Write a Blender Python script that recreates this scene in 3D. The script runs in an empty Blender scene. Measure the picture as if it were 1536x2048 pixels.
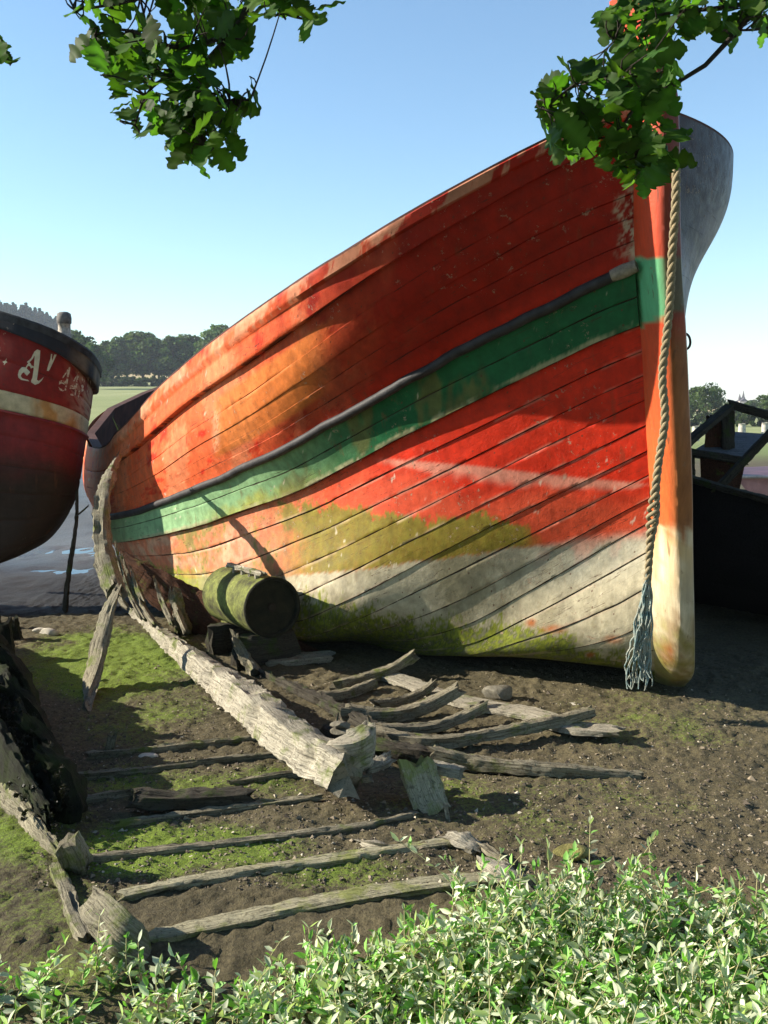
import bpy, bmesh, math, random
import numpy as np
from mathutils import Vector, Matrix
from mathutils.bvhtree import BVHTree

random.seed(7)
RNG = np.random.default_rng(7)
SC = bpy.context.scene
COL = SC.collection

# ------------------------------------------------------------------ camera
EYE = np.array((0.0, 0.0, 1.7))
FPX = 35.0 / 36.0 * 2048.0                 # focal length in pixels of the 1536 x 2048 photograph
HORIZON = 800.0
PITCH = math.atan((1024.0 - HORIZON) / FPX)
cam_d = bpy.data.cameras.new("camera")
cam_d.sensor_fit = 'VERTICAL'
cam_d.sensor_height = 36.0
cam_d.lens = 35.0
cam_d.clip_start = 0.05
cam_d.clip_end = 8000.0
cam = bpy.data.objects.new("camera", cam_d)
COL.objects.link(cam)
cam.location = EYE
cam.rotation_euler = (math.pi / 2 - PITCH, 0, 0)
SC.camera = cam

# ------------------------------------------------------------------ light
SUN_ELEV = math.radians(26.0)
SUN_TO = Vector((-1.0, 0.09, 0)).normalized()       # horizontal direction towards the sun
world = bpy.data.worlds.new("World")
SC.world = world
world.use_nodes = True
wn = world.node_tree
sky = wn.nodes.new("ShaderNodeTexSky")
sky.sky_type = 'NISHITA'
sky.sun_disc = False
sky.sun_elevation = SUN_ELEV
sky.sun_rotation = math.atan2(SUN_TO.x, SUN_TO.y)
sky.air_density = 1.0
sky.dust_density = 0.0
sky.ozone_density = 3.5
tint = wn.nodes.new("ShaderNodeMix"); tint.data_type = 'RGBA'; tint.blend_type = 'MULTIPLY'
tint.inputs[0].default_value = 1.0; tint.inputs[7].default_value = (1.10, 1.14, 1.07, 1)
wn.links.new(sky.outputs[0], tint.inputs[6])
wn.links.new(tint.outputs[2], wn.nodes["Background"].inputs[0])
wn.nodes["Background"].inputs[1].default_value = 0.090
sun_d = bpy.data.lights.new("sun", 'SUN')
sun_d.energy = 5.0
sun_d.angle = math.radians(0.5)
sun_d.color = (1.0, 0.91, 0.76)
sun = bpy.data.objects.new("sun", sun_d)
COL.objects.link(sun)
to_sun = Vector((SUN_TO.x * math.cos(SUN_ELEV), SUN_TO.y * math.cos(SUN_ELEV), math.sin(SUN_ELEV)))
sun.rotation_euler = to_sun.to_track_quat('Z', 'Y').to_euler()
SC.view_settings.view_transform = 'Standard'
SC.view_settings.look = 'None'
SC.view_settings.exposure = 1.22
SC.view_settings.gamma = 1.0
SC.cycles.max_bounces = 6
SC.cycles.transparent_max_bounces = 6

# ------------------------------------------------------------------ helpers: picture point -> place
def ray(px, py):
    a = (np.asarray(px, float) - 768.0) / FPX
    b = (1024.0 - np.asarray(py, float)) / FPX
    c, s = math.cos(PITCH), math.sin(PITCH)
    return np.stack([a, c + b * s, -s + b * c], -1)

def at(px, py, y):
    r = ray(px, py)
    return EYE + r * (np.asarray(y, float) / r[..., 1])[..., None]

def gp(px, py, z=0.0):
    r = ray(px, py)
    return EYE + r * ((z - EYE[2]) / r[..., 2])[..., None]

def proj(P):
    P = np.asarray(P, float) - EYE
    c, s = math.cos(PITCH), math.sin(PITCH)
    dep = P[..., 1] * c - P[..., 2] * s
    up = P[..., 1] * s + P[..., 2] * c
    return 768 + FPX * P[..., 0] / dep, 1024 - FPX * up / dep

# ------------------------------------------------------------------ helpers: noise, curves
def _h(ix, iy, iz):
    with np.errstate(over='ignore'):
        n = (ix.astype(np.int64) * 374761393 + iy.astype(np.int64) * 668265263 + iz.astype(np.int64) * 1274126177) & 0xFFFFFFFF
        n = ((n ^ (n >> 13)) * 1274126177) & 0xFFFFFFFF
        n = (n ^ (n >> 16)) & 0xFFFFFFFF
    return n / 4294967295.0

def vn(x, y, z=0.0):
    x, y, z = np.broadcast_arrays(np.asarray(x, float), np.asarray(y, float), np.asarray(z, float))
    ix, iy, iz = np.floor(x), np.floor(y), np.floor(z)
    fx, fy, fz = x - ix, y - iy, z - iz
    fx, fy, fz = (f * f * (3 - 2 * f) for f in (fx, fy, fz))
    r = 0
    for a in (0, 1):
        for b in (0, 1):
            for c in (0, 1):
                w = (fx if a else 1 - fx) * (fy if b else 1 - fy) * (fz if c else 1 - fz)
                r = r + w * _h(ix + a, iy + b, iz + c)
    return r

def fbm(x, y, z=0.0, o=4):
    r, a, t = 0, 0.5, 0
    for i in range(o):
        r = r + a * vn(x * 2 ** i + 17 * i, y * 2 ** i + 5 * i, z * 2 ** i)
        t += a
        a *= 0.5
    return r / t

def ss(x, a, b):
    t = np.clip((np.asarray(x, float) - a) / (b - a), 0, 1)
    return t * t * (3 - 2 * t)

def lerp(a, b, t):
    return a + (b - a) * t

def pchip(xk, yk, x):
    xk = np.asarray(xk, float); yk = np.asarray(yk, float)
    h = np.diff(xk); dl = np.diff(yk) / h
    m = np.zeros(len(xk))
    m[0], m[-1] = dl[0], dl[-1]
    for i in range(1, len(xk) - 1):
        if dl[i - 1] * dl[i] > 0:
            w1, w2 = 2 * h[i] + h[i - 1], h[i] + 2 * h[i - 1]
            m[i] = (w1 + w2) / (w1 / dl[i - 1] + w2 / dl[i])
    x = np.clip(x, xk[0], xk[-1])
    i = np.clip(np.searchsorted(xk, x) - 1, 0, len(h) - 1)
    t = (x - xk[i]) / h[i]
    return ((1 + 2 * t) * (1 - t) ** 2) * yk[i] + t * (1 - t) ** 2 * h[i] * m[i] + t * t * (3 - 2 * t) * yk[i + 1] + t * t * (t - 1) * h[i] * m[i + 1]

def natural(xk, Y, x):
    """natural cubic spline through Y[k,...] at xk, evaluated at x"""
    xk = np.asarray(xk, float); n = len(xk); h = np.diff(xk)
    A = np.zeros((n, n)); A[0, 0] = A[-1, -1] = 1
    sh = Y.shape[1:]; Yf = Y.reshape(n, -1); B = np.zeros_like(Yf)
    for i in range(1, n - 1):
        A[i, i - 1], A[i, i], A[i, i + 1] = h[i - 1], 2 * (h[i - 1] + h[i]), h[i]
        B[i] = 6 * ((Yf[i + 1] - Yf[i]) / h[i] - (Yf[i] - Yf[i - 1]) / h[i - 1])
    M = np.linalg.solve(A, B)
    x = np.asarray(x, float)
    i = np.clip(np.searchsorted(xk, x, side='right') - 1, 0, n - 2)
    t = (x - xk[i])[:, None]; hi = h[i][:, None]
    a, b = Yf[i], Yf[i + 1]
    r = a + t * ((b - a) / hi - hi * (2 * M[i] + M[i + 1]) / 6) + t ** 2 * M[i] / 2 + t ** 3 * (M[i + 1] - M[i]) / (6 * hi)
    return r.reshape((len(x),) + sh)

def smooth_path(pts, n):
    P = np.array([np.asarray(p, float) for p in pts])
    d = np.r_[0, np.cumsum(np.linalg.norm(np.diff(P, axis=0), axis=1))]
    if len(P) == 2:
        t = np.linspace(0, 1, n)[:, None]
        return P[0] * (1 - t) + P[1] * t
    return natural(d, P, np.linspace(0, d[-1], n))

# ------------------------------------------------------------------ helpers: objects
def link(o, parent=None):
    COL.objects.link(o)
    if parent is not None:
        o.parent = parent
        o.matrix_parent_inverse = Matrix.Translation(-parent.location)
    return o

def tag(o, label=None, cat=None, group=None, kind=None):
    if label: o["label"] = label
    if cat: o["category"] = cat
    if group: o["group"] = group
    if kind: o["kind"] = kind
    return o

def thing(name, loc, label, cat, group=None):
    o = bpy.data.objects.new(name, None)
    o.empty_display_size = 0.1
    o.location = Vector(tuple(float(v) for v in loc))
    COL.objects.link(o)
    return tag(o, label, cat, group)

def mesh_np(name, V, loops, starts, totals, mat, parent=None, smooth=True, attrs=None):
    me = bpy.data.meshes.new(name)
    V = np.asarray(V, np.float32).reshape(-1, 3)
    me.vertices.add(len(V)); me.vertices.foreach_set("co", V.ravel())
    me.loops.add(len(loops)); me.loops.foreach_set("vertex_index", np.asarray(loops, np.int32))
    me.polygons.add(len(starts))
    me.polygons.foreach_set("loop_start", np.asarray(starts, np.int32))
    me.polygons.foreach_set("loop_total", np.asarray(totals, np.int32))
    me.update(calc_edges=True)
    me.validate()
    me.polygons.foreach_set("use_smooth", np.full(len(me.polygons), smooth, bool))
    for k, (typ, arr) in (attrs or {}).items():
        a = me.attributes.new(k, typ, 'POINT')
        key = {"FLOAT": "value", "FLOAT_VECTOR": "vector", "FLOAT_COLOR": "color"}[typ]
        a.data.foreach_set(key, np.asarray(arr, np.float32).ravel())
    if mat is not None: me.materials.append(mat)
    o = bpy.data.objects.new(name, me)
    return link(o, parent)

def quads_np(name, V, F, mat, parent=None, smooth=True, attrs=None):
    F = np.asarray(F, np.int32)
    k = F.shape[1]
    return mesh_np(name, V, F.ravel(), np.arange(len(F)) * k, np.full(len(F), k), mat, parent, smooth, attrs)

def grid_faces(nu, nv, closed_v=False, base=0):
    i = np.arange(nu - 1)[:, None]; j = np.arange(nv if closed_v else nv - 1)[None, :]
    j2 = (j + 1) % nv
    a = i * nv + j; b = (i + 1) * nv + j; c = (i + 1) * nv + j2; d = i * nv + j2
    return np.stack([a, b, c, d], -1).reshape(-1, 4) + base

class MB:
    """collects several shapes into one mesh"""
    def __init__(s): s.V, s.F, s.G, s.C, s.n = [], [], [], [], 0
    def add(s, V, F, grain=None, col=None):
        V = np.asarray(V, float).reshape(-1, 3)
        s.V.append(V); s.G.append(np.asarray(grain if grain is not None else V, float).reshape(-1, 3))
        s.C.append(np.ones((len(V), 4)) if col is None else np.broadcast_to(np.asarray(col, float), (len(V), 4)))
        s.F += [tuple(int(i) + s.n for i in f) for f in F]
        s.n += len(V)
        return s
    def tube(s, pts, r, sides=6, n=None, cap=True, col=None):
        P = smooth_path(pts, n or max(2, len(pts) * 4))
        m = len(P); r = np.interp(np.linspace(0, 1, m), np.linspace(0, 1, len(np.atleast_1d(r))), np.atleast_1d(r))
        T = np.gradient(P, axis=0); T /= np.linalg.norm(T, axis=1)[:, None] + 1e-9
        ref = np.array((0, 0, 1.0)) if abs(T[m // 2, 2]) < 0.9 else np.array((1.0, 0, 0))
        A = np.cross(T, ref); A /= np.linalg.norm(A, axis=1)[:, None] + 1e-9
        B = np.cross(T, A)
        an = np.linspace(0, 2 * math.pi, sides, endpoint=False)
        V = P[:, None] + r[:, None, None] * (A[:, None] * np.cos(an)[None, :, None] + B[:, None] * np.sin(an)[None, :, None])
        F = grid_faces(m, sides, True).tolist()
        if cap:
            F.append(list(range(sides))[::-1]); F.append([(m - 1) * sides + i for i in range(sides)])
        ln = np.r_[0, np.cumsum(np.linalg.norm(np.diff(P, axis=0), axis=1))]
        g = np.stack(np.broadcast_arrays(ln[:, None], an[None] * 0.1, np.zeros((m, sides))), -1)
        return s.add(V, F, g, col)
    def box(s, c, size, rot=None, jit=0.0):
        c = np.asarray(c, float); h = np.asarray(size, float) / 2
        V = np.array([(x, y, z) for x in (-1, 1) for y in (-1, 1) for z in (-1, 1)], float) * h
        if jit: V += RNG.normal(0, jit, V.shape)
        if rot is not None: V = V @ np.array(rot).T
        F = [(0, 1, 3, 2), (4, 6, 7, 5), (0, 4, 5, 1), (2, 3, 7, 6), (0, 2, 6, 4), (1, 5, 7, 3)]
        return s.add(V + c, F)
    def build(s, name, mat, parent=None, smooth=True):
        V = np.concatenate(s.V)
        tot = np.array([len(f) for f in s.F]); st = np.r_[0, np.cumsum(tot)[:-1]]
        lo = np.concatenate([np.array(f) for f in s.F])
        return mesh_np(name, V, lo, st, tot, mat, parent, smooth,
                       {"grain": ("FLOAT_VECTOR", np.concatenate(s.G)), "Col": ("FLOAT_COLOR", np.concatenate(s.C))})

def copy_tree(o, parent=None):
    c = o.copy(); COL.objects.link(c)
    if parent is not None: c.parent = parent
    for ch in list(o.children): copy_tree(ch, c)
    return c

def autosmooth(o, ang=40):
    me = o.data
    bm = bmesh.new(); bm.from_mesh(me)
    for e in bm.edges:
        if len(e.link_faces) == 2 and e.calc_face_angle(0) > math.radians(ang): e.smooth = False
    bm.to_mesh(me); bm.free()

# ------------------------------------------------------------------ materials
class Mat:
    def __init__(s, name):
        s.m = bpy.data.materials.new(name); s.m.use_nodes = True
        s.t = s.m.node_tree; s.b = s.t.nodes["Principled BSDF"]
    def n(s, typ, **kw):
        nd = s.t.nodes.new("ShaderNode" + typ)
        for k, v in kw.items(): setattr(nd, k, v)
        return nd
    def l(s, a, b): s.t.links.new(a, b)
    def attr(s, name): return s.n("Attribute", attribute_name=name)
    def coord(s, out="Object"): return s.n("TexCoord").outputs[out]
    def noise(s, vec, scale, detail=4, rough=0.55, sc3=None):
        if sc3 is not None:
            mp = s.n("Mapping"); mp.inputs["Scale"].default_value = sc3; s.l(vec, mp.inputs[0]); vec = mp.outputs[0]
        nd = s.n("TexNoise"); s.l(vec, nd.inputs["Vector"])
        nd.inputs["Scale"].default_value = scale; nd.inputs["Detail"].default_value = detail; nd.inputs["Roughness"].default_value = rough
        return nd.outputs["Fac"]
    def ramp(s, fac, stops):
        r = s.n("ValToRGB"); e = r.color_ramp.elements
        while len(e) < len(stops): e.new(0.5)
        for el, (p, c) in zip(e, stops):
            el.position = p; el.color = (c, c, c, 1) if np.isscalar(c) else tuple(c) + (1,)
        s.l(fac, r.inputs[0]); return r.outputs[0]
    def mix(s, fac, a, b, mode='MIX'):
        x = s.n("Mix", data_type='RGBA', blend_type=mode)
        for i, v in ((0, fac), (6, a), (7, b)):
            if isinstance(v, (int, float)): x.inputs[i].default_value = v
            elif isinstance(v, tuple): x.inputs[i].default_value = v + (1,)
            else: s.l(v, x.inputs[i])
        return x.outputs[2]
    def math(s, op, a, b=0.0, clamp=False):
        x = s.n("Math", operation=op, use_clamp=clamp)
        for i, v in ((0, a), (1, b)):
            if isinstance(v, (int, float)): x.inputs[i].default_value = v
            else: s.l(v, x.inputs[i])
        return x.outputs[0]
    def bump(s, h, dist, strength=1.0, prev=None):
        b = s.n("Bump"); b.inputs["Distance"].default_value = dist; b.inputs["Strength"].default_value = strength
        s.l(h, b.inputs["Height"])
        if prev is not None: s.l(prev, b.inputs["Normal"])
        return b.outputs[0]
    def done(s, col=None, rough=None, normal=None, spec=None):
        for v, k in ((col, "Base Color"), (rough, "Roughness")):
            if v is None: continue
            if isinstance(v, tuple): s.b.inputs[k].default_value = v + (1,)
            elif isinstance(v, (int, float)): s.b.inputs[k].default_value = v
            else: s.l(v, s.b.inputs[k])
        if normal is not None: s.l(normal, s.b.inputs["Normal"])
        if spec is not None: s.b.inputs["Specular IOR Level"].default_value = spec
        return s.m

def wood_mat(name, dark, pale, moss=0.0, mosscol=(0.10, 0.13, 0.02), grime=0.5):
    m = Mat(name)
    g = m.attr("grain").outputs["Vector"]
    oc = m.coord()
    fine = m.noise(g, 1.0, 6, 0.7, (9, 210, 210))
    crack = m.noise(g, 1.0, 4, 0.65, (4, 85, 85))
    blot = m.noise(oc, 5.0, 4)
    pit = m.noise(oc, 70.0, 3, 0.7)
    c = m.ramp(fine, [(0.3, dark), (0.68, pale)])
    c = m.mix(m.ramp(blot, [(0.4, 0.0), (0.7, grime)]), c, tuple(v * 0.45 for v in pale))
    c = m.mix(m.ramp(crack, [(0.30, 0.85), (0.40, 0.0)]), c, tuple(v * 0.35 for v in dark))
    c = m.mix(m.ramp(pit, [(0.36, 0.6), (0.46, 0.0)]), c, tuple(v * 0.5 for v in dark))
    if moss:
        mn = m.noise(oc, 7.0, 5, 0.7)
        c = m.mix(m.ramp(mn, [(0.62 - moss * 0.3, 0.0), (0.74 - moss * 0.3, 0.85)]), c, mosscol)
    n1 = m.bump(m.ramp(crack, [(0.25, 0.0), (0.5, 1.0)]), 0.012, 0.8)
    n2 = m.bump(fine, 0.004, 0.8, n1)
    n3 = m.bump(pit, 0.004, 0.7, n2)
    return m.done(c, 0.92, n3, 0.2)

def plain_mat(name, col, rough=0.7, var=0.3, scale=9.0, bump=0.003, spec=0.3):
    m = Mat(name); oc = m.coord()
    a = m.noise(oc, scale, 5, 0.6)
    c = m.mix(m.ramp(a, [(0.35, 0.0), (0.7, 1.0)]), tuple(v * (1 - var) for v in col), tuple(min(1, v * (1 + var)) for v in col))
    return m.done(c, rough, m.bump(m.noise(oc, scale * 6, 4), bump, 0.7), spec)

def leaf_mat(name, col, trans, var=0.35, rough=0.5, sc=40.0, spec=0.4):
    m = Mat(name)
    a = m.attr("Col").outputs["Color"]
    c = m.mix(1.0, col, a, 'MULTIPLY')
    m.l(c, m.b.inputs["Base Color"]); m.b.inputs["Roughness"].default_value = rough
    m.b.inputs["Specular IOR Level"].default_value = spec
    tr = m.n("BsdfTranslucent"); m.l(m.mix(1.0, trans, a, 'MULTIPLY'), tr.inputs[0])
    ms = m.n("MixShader"); ms.inputs[0].default_value = 0.4
    m.l(m.b.outputs[0], ms.inputs[1]); m.l(tr.outputs[0], ms.inputs[2])
    m.l(ms.outputs[0], m.t.nodes["Material Output"].inputs[0])
    return m.m

M_PALE = wood_mat("pale_wood", (0.17, 0.145, 0.105), (0.50, 0.46, 0.36), 0.25)
M_GREY = wood_mat("grey_wood", (0.075, 0.062, 0.042), (0.36, 0.325, 0.23), 0.32)
M_DARK = wood_mat("dark_wood", (0.018, 0.015, 0.012), (0.09, 0.08, 0.06), 0.3, (0.04, 0.06, 0.012))
M_MOSSY = wood_mat("mossy_wood", (0.13, 0.115, 0.07), (0.50, 0.46, 0.31), 0.40, (0.20, 0.22, 0.06))
M_BROWN = wood_mat("red_brown_wood", (0.035, 0.016, 0.010), (0.13, 0.055, 0.03), 0.2)
M_WEED = wood_mat("weedy_wood", (0.006, 0.006, 0.005), (0.026, 0.027, 0.016), 0.5, (0.020, 0.028, 0.008))

# ------------------------------------------------------------------ ground
def ground_z(x, y, detail=True):
    x = np.asarray(x, float); y = np.asarray(y, float)
    z = -0.16 * ss(y, 7.4, 9.0) * ss(-x, 0.6, 2.0)
    left = ss(-x / np.maximum(y, 1), -0.05, 0.12)
    z = z + left * (np.interp(y, [0, 30, 50, 100, 270, 300, 620, 700], [0, 0, 0.35, 1.6, 5.6, 7.5, 36, 37]))
    ridge = ss(-x / np.maximum(y, 1), 0.30, 0.42)
    z = z + left * ridge * np.interp(y, [300, 650, 800], [0, 19, 19])
    z = z + (1 - left) * np.interp(y, [0, 30, 150, 500, 700], [0, 0, -2.2, -1.5, -1.0])
    if detail:
        near = 1 - ss(y, 12, 40)
        z = z + near * (0.05 * (fbm(x * 1.3, y * 1.3, 3.0, 3) - 0.5) + 0.028 * (fbm(x * 6, y * 6, 1.0, 4) - 0.5))
        lump = fbm(x * 26, y * 26, 9.0, 3)
        z = z + near * 0.012 * ss(lump, 0.42, 0.75) + near * 0.012 * (fbm(x * 60, y * 60, 4.0, 2) - 0.5)
    return z

def gz(x, y): return float(ground_z(np.array([x]), np.array([y]))[0])

def ground_mat():
    m = Mat("estuary_ground"); oc = m.coord()
    a = m.attr("Col"); w = m.attr("wet").outputs["Fac"]; ms = m.attr("moss").outputs["Fac"]
    n1 = m.noise(oc, 55.0, 5, 0.7); n2 = m.noise(oc, 190.0, 3, 0.7); n3 = m.noise(oc, 14.0, 5, 0.65)
    base = m.mix(1.0, a.outputs["Color"], m.ramp(n1, [(0.3, 0.45), (0.72, 1.5)]), 'MULTIPLY')
    speck = m.ramp(n2, [(0.70, 0.0), (0.78, 0.35)])
    nearf = m.attr("near").outputs["Fac"]
    base = m.mix(m.math('MULTIPLY', m.math('MULTIPLY', speck, nearf), m.math('SUBTRACT', 1.0, w)), base, (0.42, 0.38, 0.29))
    mm = m.math('MULTIPLY', m.math('MULTIPLY_ADD' if False else 'ADD', m.math('MULTIPLY', n1, 1.2), m.math('SUBTRACT', ms, 0.95)), 3.0, True)
    mosscol = m.mix(m.ramp(n2, [(0.35, 0.0), (0.65, 1.0)]), (0.055, 0.085, 0.010), (0.20, 0.28, 0.030))
    c = m.mix(mm, base, mosscol)
    rough = m.math('SUBTRACT', 0.95, m.math('MULTIPLY', w, 0.72))
    b1 = m.bump(n3, 0.016, 0.6); b2 = m.bump(n1, 0.014, 0.9, b1); b3 = m.bump(n2, 0.004, 0.8, b2)
    return m.done(c, rough, b3, 0.35)

def grow(a, b, n, first):
    """n steps growing geometrically from a to b, the first step about FIRST long"""
    t = np.linspace(0, 1, n + 1)[1:]
    k = 1.0
    lo, hi = 1.0001, 60.0
    for _ in range(60):
        k = (lo + hi) / 2
        st = (b - a) * (math.exp(math.log(k) / n) - 1) / (k - 1)
        if abs(st) > first: lo = k
        else: hi = k
        if hi > 59.9 and abs(st) > first: hi = 1e7; lo = 60
    return a + (b - a) * (k ** t - 1) / (k - 1)

def grow2(a, b, first, q):
    out, s, v = [], first, a
    sg = 1 if b > a else -1
    while (v - b) * sg < 0:
        v += s * sg; out.append(v); s *= q
    return np.array(out)

gx = np.concatenate([grow2(-3.0, -1500, 0.02, 1.09)[::-1], np.arange(-3.0, 3.0, 0.0165), grow2(3.0, 1500, 0.02, 1.09)])
gy = np.concatenate([np.array([-60, -25, -10, -4, -1.0, 0.4, 1.0]), np.arange(1.6, 3.2, 0.03), np.arange(3.2, 7.6, 0.0165), grow2(7.6, 3500, 0.02, 1.03)])
X, Y = np.meshgrid(gx, gy, indexing='ij')
Z = ground_z(X, Y)
GP = np.stack([X, Y, Z], -1)
gpx, gpy = proj(np.where(Y[..., None] > 0.8, GP, np.array((0, 5, 0.0))))
mud = np.stack(np.broadcast_arrays(0.092, 0.076, 0.040), -1) * np.ones(X.shape + (1,))
mud = mud * (0.7 + 0.7 * fbm(X * 2.2, Y * 2.2, 2.0, 4))[..., None]
def blob(cx, cy, rx, ry):
    return np.clip(1 - np.sqrt(((gpx - cx) / rx) ** 2 + ((gpy - cy) / ry) ** 2), 0, 1) ** 0.6
moss = np.zeros(X.shape)
for b in ((330, 1700, 330, 75, 1.0), (230, 1330, 240, 95, 1.0), (60, 1680, 190, 120, .7), (300, 1420, 180, 70, .6), (1350, 1450, 270, 90, .42),
          (900, 1590, 200, 100, .45), (1230, 1600, 330, 120, .35), (560, 1560, 120, 60, .6), (90, 1800, 220, 140, .5), (650, 1740, 260, 60, .55), (1120, 1620, 420, 150, .38), (1250, 1440, 300, 110, .40), (400, 1690, 300, 60, .8), (330, 1560, 260, 60, .55), (250, 1450, 200, 60, .5), (120, 1950, 240, 160, .42), (420, 1560, 200, 60, .5)):
    moss = np.maximum(moss, b[4] * blob(*b[:4]))
moss = moss * (0.5 + 1.25 * fbm(X * 5, Y * 5, 8.0, 4)) * (Y < 12)
wet = ss(Y, 7.6, 8.6) * (1 - ss(Y, 26, 34)) * (0.55 + 0.55 * fbm(X * 0.9, Y * 0.5, 5.0, 4)) * ss(-X, -1.0, 1.0)
wetmud = np.array((0.050, 0.048, 0.046))
wetmud = lerp(np.array((0.016, 0.016, 0.018)), np.array((0.12, 0.11, 0.092)), (ss(Y, 9.6, 13.0) * (.5 + fbm(X * 2, Y, 4.0, 3)))[..., None])
mud = lerp(mud, wetmud, ss(wet, 0.2, 0.7)[..., None])
wet = wet * (0.35 + 0.65 * ss(Y, 9.8, 11.5))
field = ss(Y, 26, 34)[..., None]
fn = fbm(X * 0.25, Y * 0.09, 1.0, 5)
fcol = lerp(np.array((0.17, 0.21, 0.055)), np.array((0.34, 0.34, 0.15)), fn[..., None])
fcol = lerp(fcol, np.array((0.09, 0.15, 0.03)), (1 - ss(Y, 34, 70))[..., None] * 0.6)
mud = lerp(mud, fcol, field)
tan = (ss(Y, 280, 330) * (1 - ss(Y, 520, 560)))[..., None]
mud = lerp(mud, np.array((0.44, 0.33, 0.16)) * (0.85 + 0.3 * fn[..., None]), tan)
top = ss(Y, 520, 560)[..., None]
mud = lerp(mud, np.array((0.26, 0.28, 0.10)), top)
near = (1 - ss(Y, 9, 16))
nu, nv = X.shape
M_GROUND = ground_mat()
ground = quads_np("ground", GP, grid_faces(nu, nv), M_GROUND, None, True, {
    "Col": ("FLOAT_COLOR", np.concatenate([mud, np.ones(X.shape + (1,))], -1)), "wet": ("FLOAT", wet), "moss": ("FLOAT", moss), "near": ("FLOAT", near)})
tag(ground, kind="structure")

wm = Mat("creek_water"); wo = wm.coord()
M_WATER = wm.done((0.018, 0.022, 0.028), 0.06, wm.bump(wm.noise(wo, 3.5, 3), 0.01, 0.35), 0.5)
water = quads_np("water", [(-16, 10.0, -.170), (-0.9, 10.0, -.170), (-0.9, 27, -.170), (-16, 27, -.170)], [(0, 1, 2, 3)], M_WATER, None, False)
tag(water, kind="structure")

# ------------------------------------------------------------------ the big red boat
def line_pts(pts, u):
    a = np.array(pts, float)
    t = (a[0, 0] - a[:, 0]) / (a[0, 0] - a[-1, 0])
    px, py, yy = (pchip(t, a[:, i], u) for i in range(3))
    return at(px, py, yy)

AX = np.array((-0.28, 0.96, 0.0)); AX /= np.linalg.norm(AX)         # keel direction, bow to stern
PORT = np.array((-AX[1], AX[0], 0.0))                                # away from the keel on the near side
L = {
 0: [(1262, 213, 4.95), (1200, 232, 4.96), (1070, 292, 4.98), (1000, 326, 5.00), (926, 367, 5.04), (812, 432, 5.14), (695, 505, 5.34), (598, 570, 5.66), (500, 639, 6.15), (407, 712, 6.80), (332, 778, 7.45), (243, 870, 8.28), (195, 898, 8.95), (178, 893, 9.60)],
 1: [(1265, 278, 4.96), (1200, 300, 4.97), (1060, 364, 5.01), (1000, 397, 5.04), (900, 453, 5.10), (800, 514, 5.21), (700, 580, 5.41), (613, 643, 5.69), (480, 738, 6.35), (380, 808, 7.05), (300, 876, 7.73), (245, 920, 8.26), (190, 945, 8.95), (172, 940, 9.60)],
 6: [(1272, 534, 5.03), (1200, 563, 5.11), (1100, 611, 5.23), (1000, 660, 5.36), (920, 699, 5.47), (830, 747, 5.62), (720, 811, 5.88), (640, 857, 6.12), (560, 902, 6.40), (480, 938, 6.80), (370, 987, 7.42), (285, 1020, 8.00), (240, 1032, 8.40), (206, 1036, 9.00), (198, 1034, 9.50)],
 8: [(1281, 650, 5.08), (1200, 682, 5.18), (1100, 730, 5.31), (1000, 778, 5.46), (900, 827, 5.63), (800, 876, 5.84), (700, 929, 6.12), (600, 980, 6.47), (480, 1024, 6.97), (400, 1052, 7.34), (290, 1077, 8.02), (245, 1083, 8.45), (222, 1082, 8.90), (218, 1080, 9.20)],
 11: [(1290, 800, 5.16), (1100, 890, 5.43), (1000, 940, 5.58), (800, 1040, 5.93), (650, 1112, 6.30), (520, 1165, 6.74), (420, 1190, 7.22), (350, 1180, 7.70), (310, 1165, 8.10), (285, 1150, 8.60), (280, 1146, 8.90)],
 14: [(1298, 950, 5.25), (1150, 1025, 5.48), (1000, 1100, 5.71), (850, 1175, 5.95), (700, 1245, 6.24), (600, 1275, 6.54), (480, 1262, 7.02), (400, 1235, 7.45), (350, 1212, 7.85), (325, 1195, 8.30), (320, 1190, 8.60)],
 17: [(1302, 1100, 5.34), (1200, 1158, 5.52), (1050, 1238, 5.78), (930, 1290, 6.03), (850, 1300, 6.28), (750, 1288, 6.75), (600, 1265, 7.40), (500, 1240, 7.90), (430, 1215, 8.40), (390, 1200, 8.70), (380, 1195, 8.90)],
 20: [(1308, 1300, 5.46), (1240, 1322, 5.62), (1170, 1326, 5.80), (1080, 1318, 6.02), (1000, 1306, 6.30), (900, 1286, 6.80), (750, 1262, 7.50), (600, 1240, 8.20), (500, 1215, 8.80), (450, 1200, 9.10), (430, 1195, 9.30)],
}
NU = 460
UU = np.linspace(0, 1, NU)
levels = sorted(L)
ctrl = [line_pts(L[k], UU) for k in levels]
foot = gp(1312, 1366, -0.02)
keel = foot + AX * (UU[:, None] * 4.6)
ctrl.append(keel)
kidx = levels + [22]
ctrl = np.stack(ctrl)                                   # level, u, xyz
# a little smoothing along the length
for _ in range(14):
    ctrl[:, 1:-1] = 0.25 * ctrl[:, :-2] + 0.5 * ctrl[:, 1:-1] + 0.25 * ctrl[:, 2:]
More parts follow.
